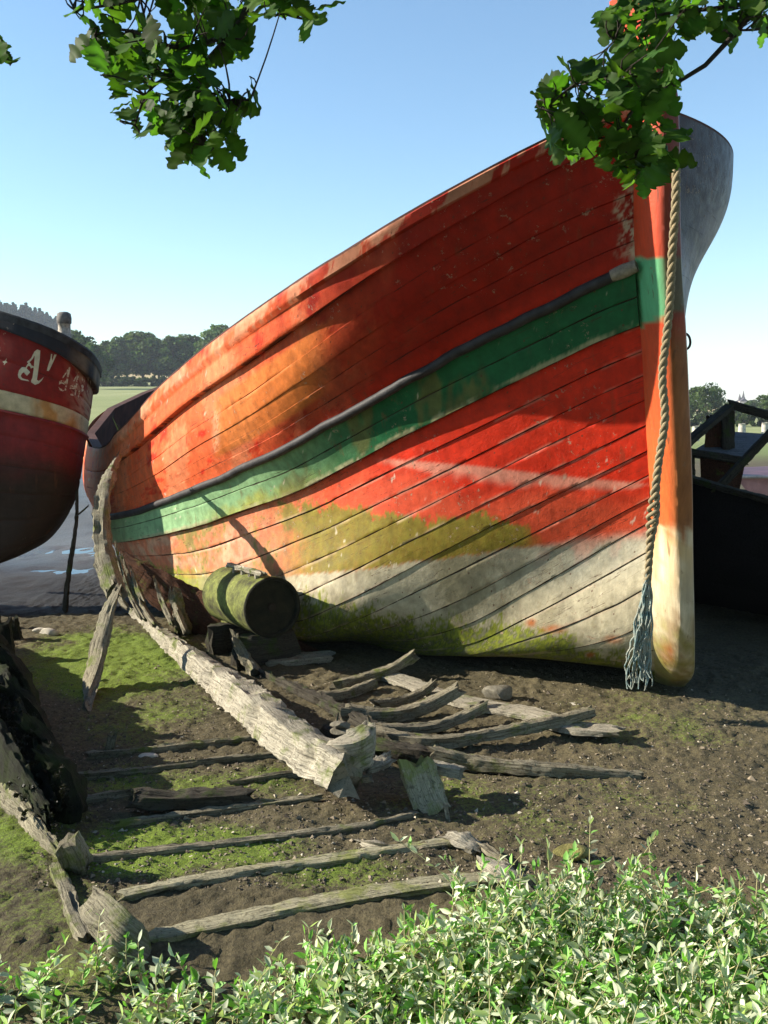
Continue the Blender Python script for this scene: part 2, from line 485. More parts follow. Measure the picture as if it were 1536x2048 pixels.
# the after body, beyond the turn that can be seen
aft_rail = np.array([(-3.16, 10.7, 1.43), (-3.22, 11.5, 1.57), (-3.2, 13.0, 1.78), (-2.9, 14.5, 2.06), (-2.3, 15.6, 2.25), (-1.35, 16.0, 2.35)])
end_rail = ctrl[0, -1]
aft = []
for k in range(len(kidx)):
    f = np.interp(kidx[k], [0, 8, 14, 22], [1, 0.94, 0.8, 0.0])
    dl = aft_rail - end_rail
    zf = np.interp(kidx[k], [0, 8, 14, 22], [1, 0.6, 0.4, 0.25])
    tgt = np.array((-1.35, 15.8 - 0.08 * kidx[k], 0))
    t = np.linspace(1 / 6, 1, 6)[:, None]
    P = ctrl[k, -1] + dl * np.array((1, 1, zf))
    P[:, :2] = lerp(P[:, :2], ctrl[k, -1][:2] + (tgt[:2] - ctrl[k, -1][:2]) * t, (1 - f) * 0.8)
    P[:, :2] = lerp(P[:, :2], tgt[:2], t ** 6)
    sp = smooth_path(np.concatenate([ctrl[k, -40:-1:13], ctrl[k, -1:], P]), 80)
    # keep only what lies beyond the seam
    dd = np.linalg.norm(sp - ctrl[k, -1], axis=1); i0 = int(np.argmin(dd))
    seg = sp[i0:]
    tt = np.linspace(0, len(seg) - 1, 31)[1:]
    ii = np.clip(tt.astype(int), 0, len(seg) - 2); fr = (tt - ii)[:, None]
    aft.append(seg[ii] * (1 - fr) + seg[ii + 1] * fr)
ctrl = np.concatenate([ctrl, np.stack(aft)], 1)
NUA = ctrl.shape[1]

vs = []
for i in range(22):
    vs += [i + 0.003, i + 0.035] + list(i + np.linspace(0.14, 0.86, 9)) + [i + 0.965, i + 0.997]
vs = np.array(vs)
HP = natural(kidx, ctrl, vs).transpose(1, 0, 2)          # u, v, xyz
def grid_normals(P, toward=None):
    du = np.gradient(P, axis=0); dv = np.gradient(P, axis=1)
    n = np.cross(du, dv); n /= np.linalg.norm(n, axis=-1, keepdims=True) + 1e-12
    if toward is not None and np.mean(np.sum(n * toward, -1)) < 0: n = -n
    return n
HN = grid_normals(HP, np.array((-0.7, -0.7, 0)))
# smooth base before planks
pl = np.floor(vs).astype(int); fr = vs - pl
LEN = np.r_[0, np.cumsum(np.linalg.norm(np.diff(HP[:, 100], axis=0), axis=1))]
off = np.zeros((NUA, len(vs)))
strip = np.interp(vs, [0, 0.34, 0.36, 0.997, 1.0], [0.062, 0.062, 0.040, 0.040, 0])
strip[vs > 1] = 0
endf = np.r_[1 - ss(np.arange(NU), NU * 0.93, NU * 0.97), np.zeros(NUA - NU)]
off += strip[None] * endf[:, None]
off += np.where((vs > 6) & (vs < 8), 0.030, 0)[None]
prand = _h(pl, pl * 0 + 3, pl * 0)
off += ((prand - 0.5) * 0.006 + (fr - 0.5) * 0.004 * (vs > 8))[None]
edge = (np.abs(fr - 0.5) > 0.49)
gap = ss(fbm(LEN[:, None] * 2.2, pl[None] * 7.3, 1.0, 3), 0.38, 0.62)
gap = np.where((vs < 6)[None], ss(fbm(LEN[:, None] * 1.4, pl[None] * 7.3, 1.0, 3), 0.52, 0.66), gap)
gap = np.where((pl == 0)[None] & (vs[None] > 0.9), 1.0, gap)
off -= edge[None] * gap * 0.007
off += 0.010 * (fbm(LEN[:, None] * 1.3, vs[None] * 0.6, 6.0, 3) - 0.5)
HP = HP + HN * off[..., None]
qx, qy = proj(HP)
qx[NU:] = qx[NU - 1]; 

def pint(pts):
    a = np.array(sorted(pts), float)
    return np.interp(qx, a[:, 0], a[:, 1])
V2 = np.broadcast_to(vs[None], qx.shape); U2 = np.broadcast_to(LEN[:, None], qx.shape)
nA = fbm(U2 * 3, V2 * 0.5, 0.0, 5); nB = fbm(U2 * 9, V2 * 1.6, 4.0, 4); nC = fbm(U2 * 30, V2 * 5, 2.0, 4); nS = fbm(qx / 60, qy / 130, 7.0, 4); nC = 0.55 * nC + 0.45 * fbm(U2 * 75, V2 * 12, 11.0, 3)
def c3(*v): return np.array(v, float)
def put(col, c, m): return lerp(col, c, np.clip(m, 0, 1)[..., None])
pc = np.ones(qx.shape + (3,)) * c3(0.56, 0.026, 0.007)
pc = put(pc, c3(0.22, 0.011, 0.005), (1 - ss(V2, 5.0, 6.1)) * 0.8 * ss(qx + 80 * (nA - .5), 430, 640))  # upper topsides darkened in the colour to deepen the shade on the bow
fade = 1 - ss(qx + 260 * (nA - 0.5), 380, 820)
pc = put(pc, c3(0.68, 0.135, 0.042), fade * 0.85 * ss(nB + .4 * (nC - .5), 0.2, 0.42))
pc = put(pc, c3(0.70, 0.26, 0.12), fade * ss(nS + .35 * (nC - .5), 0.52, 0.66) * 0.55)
# ochre primer patch
pm = ss(qx + 30 * (nB - .5), 425, 445) * (1 - ss(qx, 600, 680)) * ss(V2, 1.3, 1.5) * (1 - ss(V2, 4.3, 4.7))
pc = put(pc, c3(0.56, 0.17, 0.035), pm * 0.8)
pe = np.exp(-((qx - 432) / 7) ** 2) * ss(V2, 1.6, 2) * (1 - ss(V2, 3.8, 4.2)) * ss(nC, .4, .5)
pc = put(pc, c3(0.66, 0.30, 0.16), pe)
# below the band
low = ss(V2, 8, 8.05)
sal = low * (1 - ss(qx + 150 * (nB - 0.5), 430, 720))
pc = put(pc, lerp(c3(0.60, 0.20, 0.10), c3(0.60, 0.34, 0.21), ss(nB + .4 * (nC - .5), .35, .65)[..., None]), sal * 0.9)
lowred = low * ss(qy + 90 * (nA - 0.5) - pint([(300, 960), (760, 925), (950, 950), (1100, 965), (1290, 985)]), -10, 60)
pc = put(pc, c3(0.58, 0.085, 0.035), lowred * 0.75 * ss(qx, 520, 760))
st_y = pint([(300, 880), (760, 917), (950, 932), (1100, 950), (1290, 968)])
st_w = pint([(300, 5), (760, 8), (900, 20), (1000, 26), (1150, 18), (1290, 8)])
stripe = low * ss(qy, st_y - 3, st_y + 3) * (1 - ss(qy + 22 * (nB - .5), st_y + st_w * .5, st_y + st_w * 1.6)) * ss(qx, 740, 800)
pc = put(pc, c3(0.62, 0.27, 0.19), stripe * 0.8)
# white bottom paint
wl = pint([(200, 1165), (430, 1152), (590, 1152), (700, 1141), (850, 1122), (950, 1107), (1080, 1087), (1180, 1073), (1310, 1052)])
d = qy + 10 * (nB - 0.5) + 26 * ss(qx, 1020, 1250) * (nA - 0.5) - wl
wh = low * ss(d, -3, lerp(3, 34, ss(qx, 1000, 1250)))
whc = lerp(c3(0.26, 0.225, 0.14), c3(0.42, 0.37, 0.255), ss(nA + .5 * (nC - .5), .3, .65)[..., None])
whc = lerp(whc, c3(0.40, 0.42, 0.38), (ss(qx, 900, 1150) * (1 - ss(qy - wl, 40, 120)) * 0.7 * nB)[..., None])
pc = put(pc, whc, wh)
pc = put(pc, c3(0.55, 0.22, 0.15), wh * (1 - ss(d, 20, 70)) * ss(qx, 1000, 1200) * ss(nB, 0.45, 0.7) * 0.7)
# slime
tp = pint([(200, 1150), (330, 1120), (400, 1000), (520, 1000), (620, 1005), (700, 1022), (850, 1035), (950, 1025), (1000, 1045), (1090, 1075), (1110, 1090), (1310, 1100)])
alg = low * ss(qy + 44 * (nB - 0.5) + 50 * (nC - .5), tp - 6, tp + 7) * (1 - wh) * (1 - ss(qx + 50 * (nA - .5), 1030, 1110))
alg = alg * lerp(0.75 * ss(nS + .5 * (nC - .5), 0.50, 0.62), 0.97, ss(qx, 500, 640))
algc = lerp(c3(0.115, 0.125, 0.016), c3(0.205, 0.200, 0.026), nC[..., None])
pc = put(pc, algc, alg * lerp(0.50 + 0.50 * ss(nB + .5 * (nC - .5), 0.36, 0.5), 0.84 + .16 * nC, ss(qx, 520, 640)))
# green band
bd = ((V2 > 6) & (V2 < 8)).astype(float)
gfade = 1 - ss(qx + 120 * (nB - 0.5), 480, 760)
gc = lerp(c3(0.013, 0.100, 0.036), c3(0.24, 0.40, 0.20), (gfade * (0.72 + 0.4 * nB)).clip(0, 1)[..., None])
gc = lerp(gc, c3(0.34, 0.33, 0.06), (ss(V2 + (nB - .5), 7.25, 7.9) * (1 - ss(qx, 520, 700)) * ss(qx, 380, 470) * 0.85)[..., None])
gc = lerp(gc, c3(0.38, 0.35, 0.20), (ss(V2 + .3 * (nC - .5), 7.78, 7.9) * ss(nB, 0.3, 0.5) * 0.8)[..., None])
gc = lerp(gc, c3(0.16, 0.11, 0.03), (ss(nS, 0.66, 0.74) * 0.5)[..., None])
pc = put(pc, gc, bd)
# moss low on the turn of the bilge
my = pint([(200, 1130), (330, 1130), (420, 1175), (600, 1195), (700, 1215), (800, 1232), (900, 1245), (1000, 1255), (1100, 1262), (1200, 1300), (1310, 1330)])
mo = low * ss(qy + 60 * (nB - 0.5) + 90 * (nC - .5), my - 6, my + 12)
pc = put(pc, lerp(c3(0.030, 0.050, 0.008), c3(0.19, 0.21, 0.025), ss(nC, .35, .65)[..., None]), mo * (0.55 + .45 * ss(nC, .35, .5)))
pc = put(pc, c3(0.27, 0.28, 0.035), low * (1 - ss(qx, 360, 470)) * ss(qy + 40 * (nC - .5), 1125, 1150) * 0.85)
for (cx, cy, rx, ry) in ((1062, 1246, 12, 9), (1108, 1258, 26, 9), (1226, 1279, 20, 9), (1180, 1310, 10, 6)):
    sp = np.clip(1.3 - np.sqrt(((qx - cx) / rx) ** 2 + ((qy - cy) / ry) ** 2) + (nC - .5), 0, 1)
    pc = put(pc, c3(0.28, 0.09, 0.025), sp * low)
# paint flaked off by the stem and along seams, pale chips
fl = ss(qx + 90 * (nB - 0.5) + 30 * (nC - .5), 1232, 1262) * ss(V2, 2.2, 3.2) * (1 - ss(V2, 5.8, 6)) * ss(nC, 0.42, 0.55)
pc = put(pc, c3(0.50, 0.40, 0.28), fl * 0.9)
chip = ss(vn(U2 * 34, V2 * 5.5, 3.0) * 0.6 + 0.4 * nC, 0.765, 0.80) * ss(nA, 0.48, 0.6) * np.where(V2 < 6, ss(420 - qx, -150, 0), 1)
pc = put(pc, c3(0.62, 0.52, 0.40), chip * 0.75)
seamd = (ss(np.abs(fr - 0.5), 0.42, 0.5)[None] * ss(fbm(U2 * 5, pl[None] * 3.1, 5.0, 4), 0.5, 0.62))
pc = put(pc, c3(0.60, 0.42, 0.30), seamd * 0.5 * low)
capm = ((V2 < 0.36)).astype(float)
pc = put(pc, c3(0.55, 0.36, 0.22), capm * ss(nB + .5 * (nC - .5), 0.50, 0.58) * 0.45)

def hull_mat(name="boat_paint", r0=0.50, r1=0.70, spec=0.16):
    m = Mat(name)
    a = m.attr("Col").outputs["Color"]; g = m.attr("grain").outputs["Vector"]; oc = m.coord()
    sep = m.n("SeparateXYZ"); m.l(g, sep.inputs[0])
    n1 = m.noise(oc, 16.0, 6, 0.65); n2 = m.noise(oc, 90.0, 4, 0.7); st = m.noise(oc, 1.0, 5, 0.6, (14, 14, 2.0))
    c = m.mix(1.0, a, m.ramp(n1, [(0.28, 0.70), (0.72, 1.22)]), 'MULTIPLY')
    c = m.mix(1.0, c, m.ramp(st, [(0.3, 0.82), (0.7, 1.12)]), 'MULTIPLY')
    fr_ = m.math('FRACT', sep.outputs["Y"])
    dist = m.math('SUBTRACT', 0.5, m.math('ABSOLUTE', m.math('SUBTRACT', fr_, 0.5)))
    br = m.noise(g, 1.0, 4, 0.65, (5.0, 1.3, 1))
    thr = m.math('ADD', 0.37, m.math('MULTIPLY', m.math('LESS_THAN', sep.outputs['Y'], 6.0), 0.13))
    wid = m.math('MULTIPLY', m.math('SUBTRACT', br, thr, True), 0.145)
    seam = m.math('LESS_THAN', dist, wid)
    c = m.mix(m.math('MULTIPLY', seam, 0.8), c, (0.035, 0.015, 0.010))
    # hairline cracks along the planks and dark nail spots
    hc = m.noise(g, 1.0, 3, 0.5, (1.6, 5.0, 1))
    hl = m.math('LESS_THAN', m.math('ABSOLUTE', m.math('SUBTRACT', hc, 0.5)), 0.0045)
    gate = m.math('GREATER_THAN', m.noise(g, 1.0, 2, 0.5, (1.2, 0.9, 1)), 0.56)
    c = m.mix(m.math('MULTIPLY', m.math('MULTIPLY', hl, gate), 0.75), c, (0.05, 0.02, 0.012))
    # fastenings and flaked paint
    fu = m.math('ABSOLUTE', m.math('SUBTRACT', m.math('FRACT', m.math('MULTIPLY', m.math('ADD', sep.outputs['X'], m.math('MULTIPLY', m.math('FLOOR', sep.outputs['Y']), 0.137)), 2.4)), 0.5))
    fv = m.math('ABSOLUTE', m.math('SUBTRACT', dist, 0.24))
    nail = m.math('LESS_THAN', m.math('ADD', m.math('POWER', m.math('DIVIDE', fu, 0.020), 2.0), m.math('POWER', m.math('DIVIDE', fv, 0.055), 2.0)), m.noise(oc, 9.0, 2))
    nail = m.math('MULTIPLY', nail, m.math('GREATER_THAN', m.noise(oc, 2.2, 3), 0.5))
    c = m.mix(m.math('MULTIPLY', nail, 0.7), c, (0.09, 0.035, 0.018))
    fl = m.math('GREATER_THAN', m.noise(oc, 22.0, 10, 0.80), 0.60)
    fg = m.math('GREATER_THAN', m.noise(oc, 1.7, 4, 0.6), 0.515)
    flk = m.math('MULTIPLY', fl, fg)
    c = m.mix(m.math('MULTIPLY', flk, 0.7), c, (0.42, 0.30, 0.20))
    run = m.math('MULTIPLY', m.ramp(m.noise(oc, 1.0, 5, 0.6, (17, 17, 0.9)), [(0.60, 0.0), (0.68, 1.0)]), m.ramp(m.noise(oc, 1.3, 3), [(0.45, 0.0), (0.6, 1.0)]))
    c = m.mix(m.math('MULTIPLY', run, 0.45), c, (0.15, 0.055, 0.025))
    spot = m.math('GREATER_THAN', n2, 0.735)
    c = m.mix(m.math('MULTIPLY', spot, 0.6), c, (0.07, 0.035, 0.02))
    b1 = m.bump(n1, 0.012, 0.35)
    b1 = m.bump(m.math('SUBTRACT', 1.0, flk), 0.002, 0.8, b1)
    b2 = m.bump(n2, 0.003, 0.45, b1)
    b3 = m.bump(m.math('SUBTRACT', 1.0, seam), 0.010, 0.8, b2)
    r = m.ramp(n1, [(0.3, r0), (0.7, r1)])
    return m.done(c, r, b3, spec)
M_HULL = hull_mat()
M_GLOSS = hull_mat("glossy_boat_paint", 0.36, 0.58, 0.24)

def stack_col(c): return np.concatenate([c, np.ones(c.shape[:-1] + (1,))], -1)
bow = ctrl[0, 0] - PORT * 0.09
big = thing("wrecked_fishing_boat", (float(foot[0]), float(foot[1]), 0.0), "large red wooden fishing boat with green band, stranded bow-on on the mud", "boat")
gr = np.stack([U2, V2, np.zeros_like(U2)], -1)
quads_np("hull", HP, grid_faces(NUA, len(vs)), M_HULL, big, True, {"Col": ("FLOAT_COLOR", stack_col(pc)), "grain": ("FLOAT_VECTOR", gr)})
for o in big.children: autosmooth(o, 50)

# far side of the hull: bluff flare beyond the stem
SB = np.array((AX[1], -AX[0], 0.0))
AXS = np.array((-0.20, 0.98, 0.0))
stem_c = np.stack([c[0] - PORT * 0.09 for c in ctrl])          # centre of the stem at every level
sB = np.interp(kidx, [0, 1, 4.5, 6.5, 8, 11, 14, 17, 20, 22], [0.80, 0.78, 0.50, 0.39, 0.31, 0.22, 0.14, 0.10, 0.05, 0.0])
sG = np.interp(kidx, [0, 6, 11, 17, 20, 22], [0.16, 0.17, 0.18, 0.18, 0.14, 0.0])
S = np.concatenate([np.linspace(0, 2, 60) ** 1.0, np.linspace(2, 11, 40)[1:]])
star = []
for k in range(len(kidx)):
    b = sB[k] * (1 - np.exp(-S / 0.33)) + sG[k] * S
    b = b * (1 - ss(S, 5.5, 11.0))
    P = stem_c[k] + SB * 0.09 * (1 - ss(S, 9, 11))[:, None] + AXS * S[:, None] + SB * b[:, None]
    P[:, 2] += -(0.10 - 0.004 * kidx[k]) * np.minimum(S, 6) * (kidx[k] < 20)
    star.append(P)
star = np.stack(star)
SV = np.linspace(0, 22, 120)
SP = natural(kidx, star, SV).transpose(1, 0, 2)
sn = fbm(S[:, None] * 3, SV[None] * 0.8, 3.0, 4)
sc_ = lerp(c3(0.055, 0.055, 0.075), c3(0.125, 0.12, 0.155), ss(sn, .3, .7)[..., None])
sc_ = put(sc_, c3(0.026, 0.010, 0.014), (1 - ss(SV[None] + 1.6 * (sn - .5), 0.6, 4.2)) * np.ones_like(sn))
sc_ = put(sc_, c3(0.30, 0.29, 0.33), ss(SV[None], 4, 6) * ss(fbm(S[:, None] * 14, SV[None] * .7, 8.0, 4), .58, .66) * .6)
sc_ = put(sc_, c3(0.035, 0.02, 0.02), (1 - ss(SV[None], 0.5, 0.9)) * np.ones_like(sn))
sU = np.broadcast_to(S[:, None], sn.shape); sVV = np.broadcast_to(SV[None], sn.shape)
quads_np("far_side_hull", SP, grid_faces(len(S), len(SV)), M_GLOSS, big, True, {"Col": ("FLOAT_COLOR", stack_col(sc_)), "grain": ("FLOAT_VECTOR", np.stack([sU, sVV * 0.999, sU * 0], -1))})

# deck and the inside of the bulwark
M_INNER = plain_mat("bulwark_inside", (0.075, 0.030, 0.022), 0.85, 0.4, 6)
M_DECK = wood_mat("deck_wood", (0.03, 0.025, 0.02), (0.12, 0.10, 0.075), 0.4)
SN = grid_normals(SP, np.array((0.7, -0.7, 0)))
iv = [int(np.argmin(np.abs(vs - q))) for q in (0.003, 0.8, 1.6, 2.4, 3.2, 3.8)]
ivs = [int(np.argmin(np.abs(SV - q))) for q in (0.0, 0.8, 1.6, 2.4, 3.2, 3.8)]
BP = natural(kidx, ctrl, vs).transpose(1, 0, 2)
def flat(n):
    n = n * np.array((1, 1, 0)); return n / (np.linalg.norm(n, axis=-1, keepdims=True) + 1e-9)
inner_p = BP[::6, iv] - flat(HN[::6, iv]) * 0.085
inner_s = SP[:, ivs] - flat(SN[:, ivs]) * 0.085
for nm, o_, i_ in (("bulwark", HP[::6, 0], inner_p), ("bulwark", SP[:, 0], inner_s)):
    cap = np.array((0, 0, 0.012))
    rows_ = np.concatenate([o_[:, None], (o_ + cap)[:, None], (i_[:, :1] + cap), i_], 1)
    quads_np(nm, rows_, grid_faces(len(o_), rows_.shape[1]), M_INNER, big, False)
ep = inner_p[:, -1]; es = natural(np.arange(len(S)), inner_s[:, -1], np.linspace(0, len(S) - 1, len(ep)))
w = np.linspace(0, 1, 14)[None, :, None]
dk = ep[:, None] * (1 - w) + es[:, None] * w
quads_np("deck", dk, grid_faces(dk.shape[0], 14), M_DECK, big, True, {"grain": ("FLOAT_VECTOR", dk)})

# stem post
ST = np.linspace(-2.2, 22.4, 150)
sc_full = natural(kidx, np.stack([c[0] for c in ctrl]), np.clip(ST, 0, 22))
up = (sc_full[12] - sc_full[20]); 
tdir = natural(kidx, np.stack([c[0] for c in ctrl]), np.array([0.0, 1.0])); tdir = tdir[0] - tdir[1]
ext = np.clip(-ST, 0, None)[:, None]
topdir = np.array((-0.055, -0.018, 0.21))
sc_full = sc_full + ext * topdir * 1.0
dn = np.clip(ST - 22, 0, None)[:, None]
sc_full = sc_full + dn * np.array((0, 0.02, -0.3))
cen = sc_full - PORT * 0.085
FW = -AX
ctr = cen
rnd = ss(ST, 20.0, 22.3)
fwd = 0.20 - 0.10 * rnd ** 2
fh = 0.052
prof = []
for (a, b) in ((0.0, 1.0), (0.25, 0.96), (0.5, 0.90), (0.75, 0.82), (0.93, 0.62), (1.0, 0.46), (1.02, 0.2), (1.02, -0.2), (1.0, -0.46), (0.93, -0.62), (0.75, -0.76), (0.4, -0.92), (0.0, -1.0), (-0.3, -0.6), (-0.3, 0.6)):
    prof.append(ctr + FW * (a * fwd)[:, None] + PORT * (0.088 * b))
SPs = np.stack(prof, 1)
SPs += 0.004 * (fbm(SPs[..., 0] * 14, SPs[..., 2] * 5, SPs[..., 1] * 14, 3) - 0.5)[..., None]
tx, ty = proj(SPs)
n1 = fbm(SPs[..., 0] * 30, SPs[..., 2] * 6, SPs[..., 1] * 30, 4); n2 = fbm(SPs[..., 0] * 60, SPs[..., 2] * 25, 3.0, 4)
tc = np.ones(tx.shape + (3,)) * c3(0.60, 0.062, 0.015)
tc = put(tc, c3(0.58, 0.13, 0.03), ss(ty + 200 * (n1 - .5), 640, 1000) * 0.8)
tc = put(tc, c3(0.11, 0.42, 0.20), ss(ty, 515, 517) * (1 - ss(ty + (tx - 1290) * 0.4, 648, 651)))
tw = ss(ty + 80 * (n1 - .5) + 40 * (n2 - .5), 1045, 1085)
tc = put(tc, lerp(c3(0.66, 0.45, 0.22), c3(0.46, 0.385, 0.25), ss(ty, 1080, 1220)[..., None]), tw)
tc = put(tc, c3(0.72, 0.62, 0.44), tw * ss(n1, .5, .7) * .7)
tc = put(tc, c3(0.22, 0.20, 0.035), ss(ty + 120 * (n2 - .5), 1235, 1310) * ss(n1, 0.25, 0.5) * 0.9)
tc = put(tc, c3(0.25, 0.16, 0.08), tw * ss(fbm(SPs[..., 0] * 60, SPs[..., 2] * 2.2, SPs[..., 1] * 60, 4), .56, .66) * .6)
tc = put(tc, c3(0.30, 0.09, 0.02), np.clip(1.3 - np.sqrt(((tx - 1338) / 10) ** 2 + ((ty - 1305) / 28) ** 2) + (n2 - .5), 0, 1) * .9)
frontm = np.zeros(tx.shape); frontm[:, 4:10] = 1; frontm[:, 4] = 0.5
tc = put(tc, lerp(c3(0.14, 0.055, 0.02), c3(0.34, 0.15, 0.05), n1[..., None]), frontm * (1 - tw * .8) * ss(ty, 600, 700) * .9)
tc = put(tc, c3(0.10, 0.022, 0.015), frontm * (1 - ss(ty, 600, 700)) * .85)  # shade put into the colour of the upper front face, turned from the sun
m_ = Mat("stem_paint")
a_ = m_.attr("Col").outputs["Color"]; oc_ = m_.coord()
k1 = m_.noise(oc_, 1.0, 5, 0.65, (40, 40, 5)); k2 = m_.noise(oc_, 60, 4, 0.7); k3 = m_.noise(oc_, 1.0, 3, 0.6, (22, 22, 1.6))
c_ = m_.mix(1.0, a_, m_.ramp(k1, [(0.3, 0.8), (0.7, 1.12)]), 'MULTIPLY')
c_ = m_.mix(m_.ramp(k3, [(0.30, .6), (0.345, 0.0)]), c_, (0.10, 0.045, 0.02))
kf = m_.math('MULTIPLY', m_.math('GREATER_THAN', m_.noise(oc_, 20.0, 10, .8), 0.60), m_.math('GREATER_THAN', m_.noise(oc_, 2.5, 3), 0.5))
c_ = m_.mix(m_.math('MULTIPLY', kf, 0.6), c_, (0.22, 0.13, 0.07))
c_ = m_.mix(m_.math('MULTIPLY', m_.math('GREATER_THAN', k2, 0.72), 0.5), c_, (0.08, 0.04, 0.02))
M_STEM = m_.done(c_, 0.5, m_.bump(k2, 0.003, 0.5, m_.bump(k1, 0.006, 0.5)), 0.35)
nS_, nP_ = SPs.shape[:2]
F = grid_faces(nS_, nP_, True).tolist() + [list(range(nP_))]
stv = SPs.reshape(-1, 3)
tot = np.array([len(f) for f in F]); stt = np.r_[0, np.cumsum(tot)[:-1]]
stem_o = mesh_np("stem_post", stv, np.concatenate([np.array(f) for f in F]), stt, tot, M_STEM, big, True, {"Col": ("FLOAT_COLOR", stack_col(tc.reshape(-1, 3))), "grain": ("FLOAT_VECTOR", stv)})
autosmooth(stem_o, 35)

# half-round rubbing strake along the top of the green band
i6 = int(np.argmin(np.abs(vs - 6.003)))
stp = HP[:NU + 12, i6] + HN[:NU + 12, i6] * 0.012
ii = np.linspace(2, len(stp) - 1, 150).astype(int)
wob = (fbm(np.arange(150) * 0.09, 0 * np.arange(150), 4.0, 3) - 0.5)
sp_ = stp[ii] + np.array((0, 0, 1.0)) * (wob * 0.03)[:, None]
sp_[0] += (stp[0] - stp[20]) / np.linalg.norm(stp[0] - stp[20]) * 0.02
M_PIPE = plain_mat("worn_black_strake", (0.030, 0.028, 0.030), 0.62, 0.5, 14, 0.003, 0.3)
mb = MB(); mb.tube(list(sp_), [0.028] * 10 + [0.026], 10, 150)
mb.build("rubbing_strake", M_PIPE, big)
# pale worn end of the strake at the stem
mb = MB(); e0 = sp_[0]; mb.tube([e0 + (sp_[6] - e0) * 1.0 + np.array((0, -.003, .004)), e0 + (e0 - sp_[3]) * 0.05], [0.031, 0.036, 0.030], 10, 8)
mb.build("strake_end", plain_mat("worn_end", (0.24, 0.21, 0.17), 0.8, 0.4, 30), big)

# grass growing on the deck by the far bulwark
def grass_tuft(base, n, hmax, mat, name, parent=None, spread=0.12):
    V, F, C = [], [], []
    for i in range(n):
        b = np.asarray(base) + np.array((RNG.normal(0, spread), RNG.normal(0, spread), 0))
        h = hmax * RNG.uniform(0.4, 1); a = RNG.uniform(0, 6.28); ln = RNG.uniform(0.05, 0.45) * h
        wv = np.array((math.cos(a + 1.57), math.sin(a + 1.57), 0)) * 0.006
        d_ = np.array((math.cos(a), math.sin(a), 0))
        p = [b, b + d_ * ln * .35 + np.array((0, 0, h * .6)), b + d_ * ln + np.array((0, 0, h))]
        k = len(V)
        V += [p[0] - wv, p[0] + wv, p[1] - wv * .8, p[1] + wv * .8, p[2] - wv * .2, p[2] + wv * .2]
        F += [(k, k + 1, k + 3, k + 2), (k + 2, k + 3, k + 5, k + 4)]
        C += [np.full(6, RNG.uniform(0.6, 1.3))]
    C = np.concatenate(C); C = np.stack([C, C, C, np.ones_like(C)], -1)
    return quads_np(name, np.array(V), F, mat, parent, True, {"Col": ("FLOAT_COLOR", C)})
M_GRASS = leaf_mat("grass_blades", (0.13, 0.19, 0.04), (0.10, 0.16, 0.02))
g = thing("grass_tuft", (-2.3, 10.7, 0.85), "tuft of tall green grass growing inside the red boat's after deck", "grass")
grass_tuft((-2.3, 10.7, 0.85), 160, 0.75, M_GRASS, "blades", g, 0.2)

# bit of iron eye on the bow flare
e = SP[int(np.argmin(np.abs(S - 0.55))), int(np.argmin(np.abs(SV - 8.2)))]
mb = MB(); mb.tube([e + np.array((-.02, 0, .05)), e + np.array((.05, 0, .05)), e + np.array((.06, 0, -.02)), e + np.array((0.0, 0, -.04))], 0.007, 6, 20)
mb.build("iron_eye", plain_mat("rusty_iron", (0.05, 0.03, 0.025), 0.8), big)

# ------------------------------------------------------------------ rope hanging from the bow
RP = [at(1338, 190, 4.93), at(1350, 300, 4.82), at(1352, 390, 4.76), at(1345, 500, 4.80), at(1340, 600, 4.85), at(1331, 690, 4.90), at(1325, 760, 4.92), at(1330, 830, 4.93), at(1321, 900, 4.96),
      at(1313, 960, 4.99), at(1306, 1030, 5.03), at(1300, 1090, 5.07), at(1296, 1150, 5.11), at(1290, 1200, 5.14), at(1284, 1240, 5.17)]
RPs = smooth_path(RP, 420)
def rope_mat(name, col, blue):
    m = Mat(name); oc = m.coord()
    a = m.noise(oc, 30, 4, .6); b = m.noise(oc, 200, 3, .7)
    c = m.mix(m.ramp(a, [(.4, 0.0), (.65, 1.0)]), col, blue)
    c = m.mix(1.0, c, m.ramp(b, [(.3, .55), (.7, 1.2)]), 'MULTIPLY')
    return m.done(c, 0.9, m.bump(b, 0.003, 0.9), 0.15)
M_ROPE = rope_mat("old_rope", (0.33, 0.265, 0.16), (0.24, 0.20, 0.13))
M_FRAY = rope_mat("frayed_rope", (0.36, 0.36, 0.30), (0.17, 0.27, 0.27))
rope = thing("mooring_rope", RPs[0], "old twisted rope hanging down the stem of the red boat, frayed blue at its end", "rope")
mb = MB()
T = np.gradient(RPs, axis=0); T /= np.linalg.norm(T, axis=1)[:, None]
A = np.cross(T, np.array((0, 1.0, 0))); A /= np.linalg.norm(A, axis=1)[:, None]; B = np.cross(T, A)
ln = np.r_[0, np.cumsum(np.linalg.norm(np.diff(RPs, axis=0), axis=1))]
rpy = proj(RPs)[1]
ro = 0.0105 + 0.014 * np.exp(-((rpy - 1030) / 40) ** 2)
for k in range(3):
    ph = ln / 0.135 * 2 * math.pi + k * 2.094
    P = RPs + (A * np.cos(ph)[:, None] + B * np.sin(ph)[:, None]) * ro[:, None]
    mb.tube(list(P[::1]), [0.0112] * 5 + [0.010], 7, 420)
mb.build("twisted_strands", M_ROPE, rope)
mb = MB()
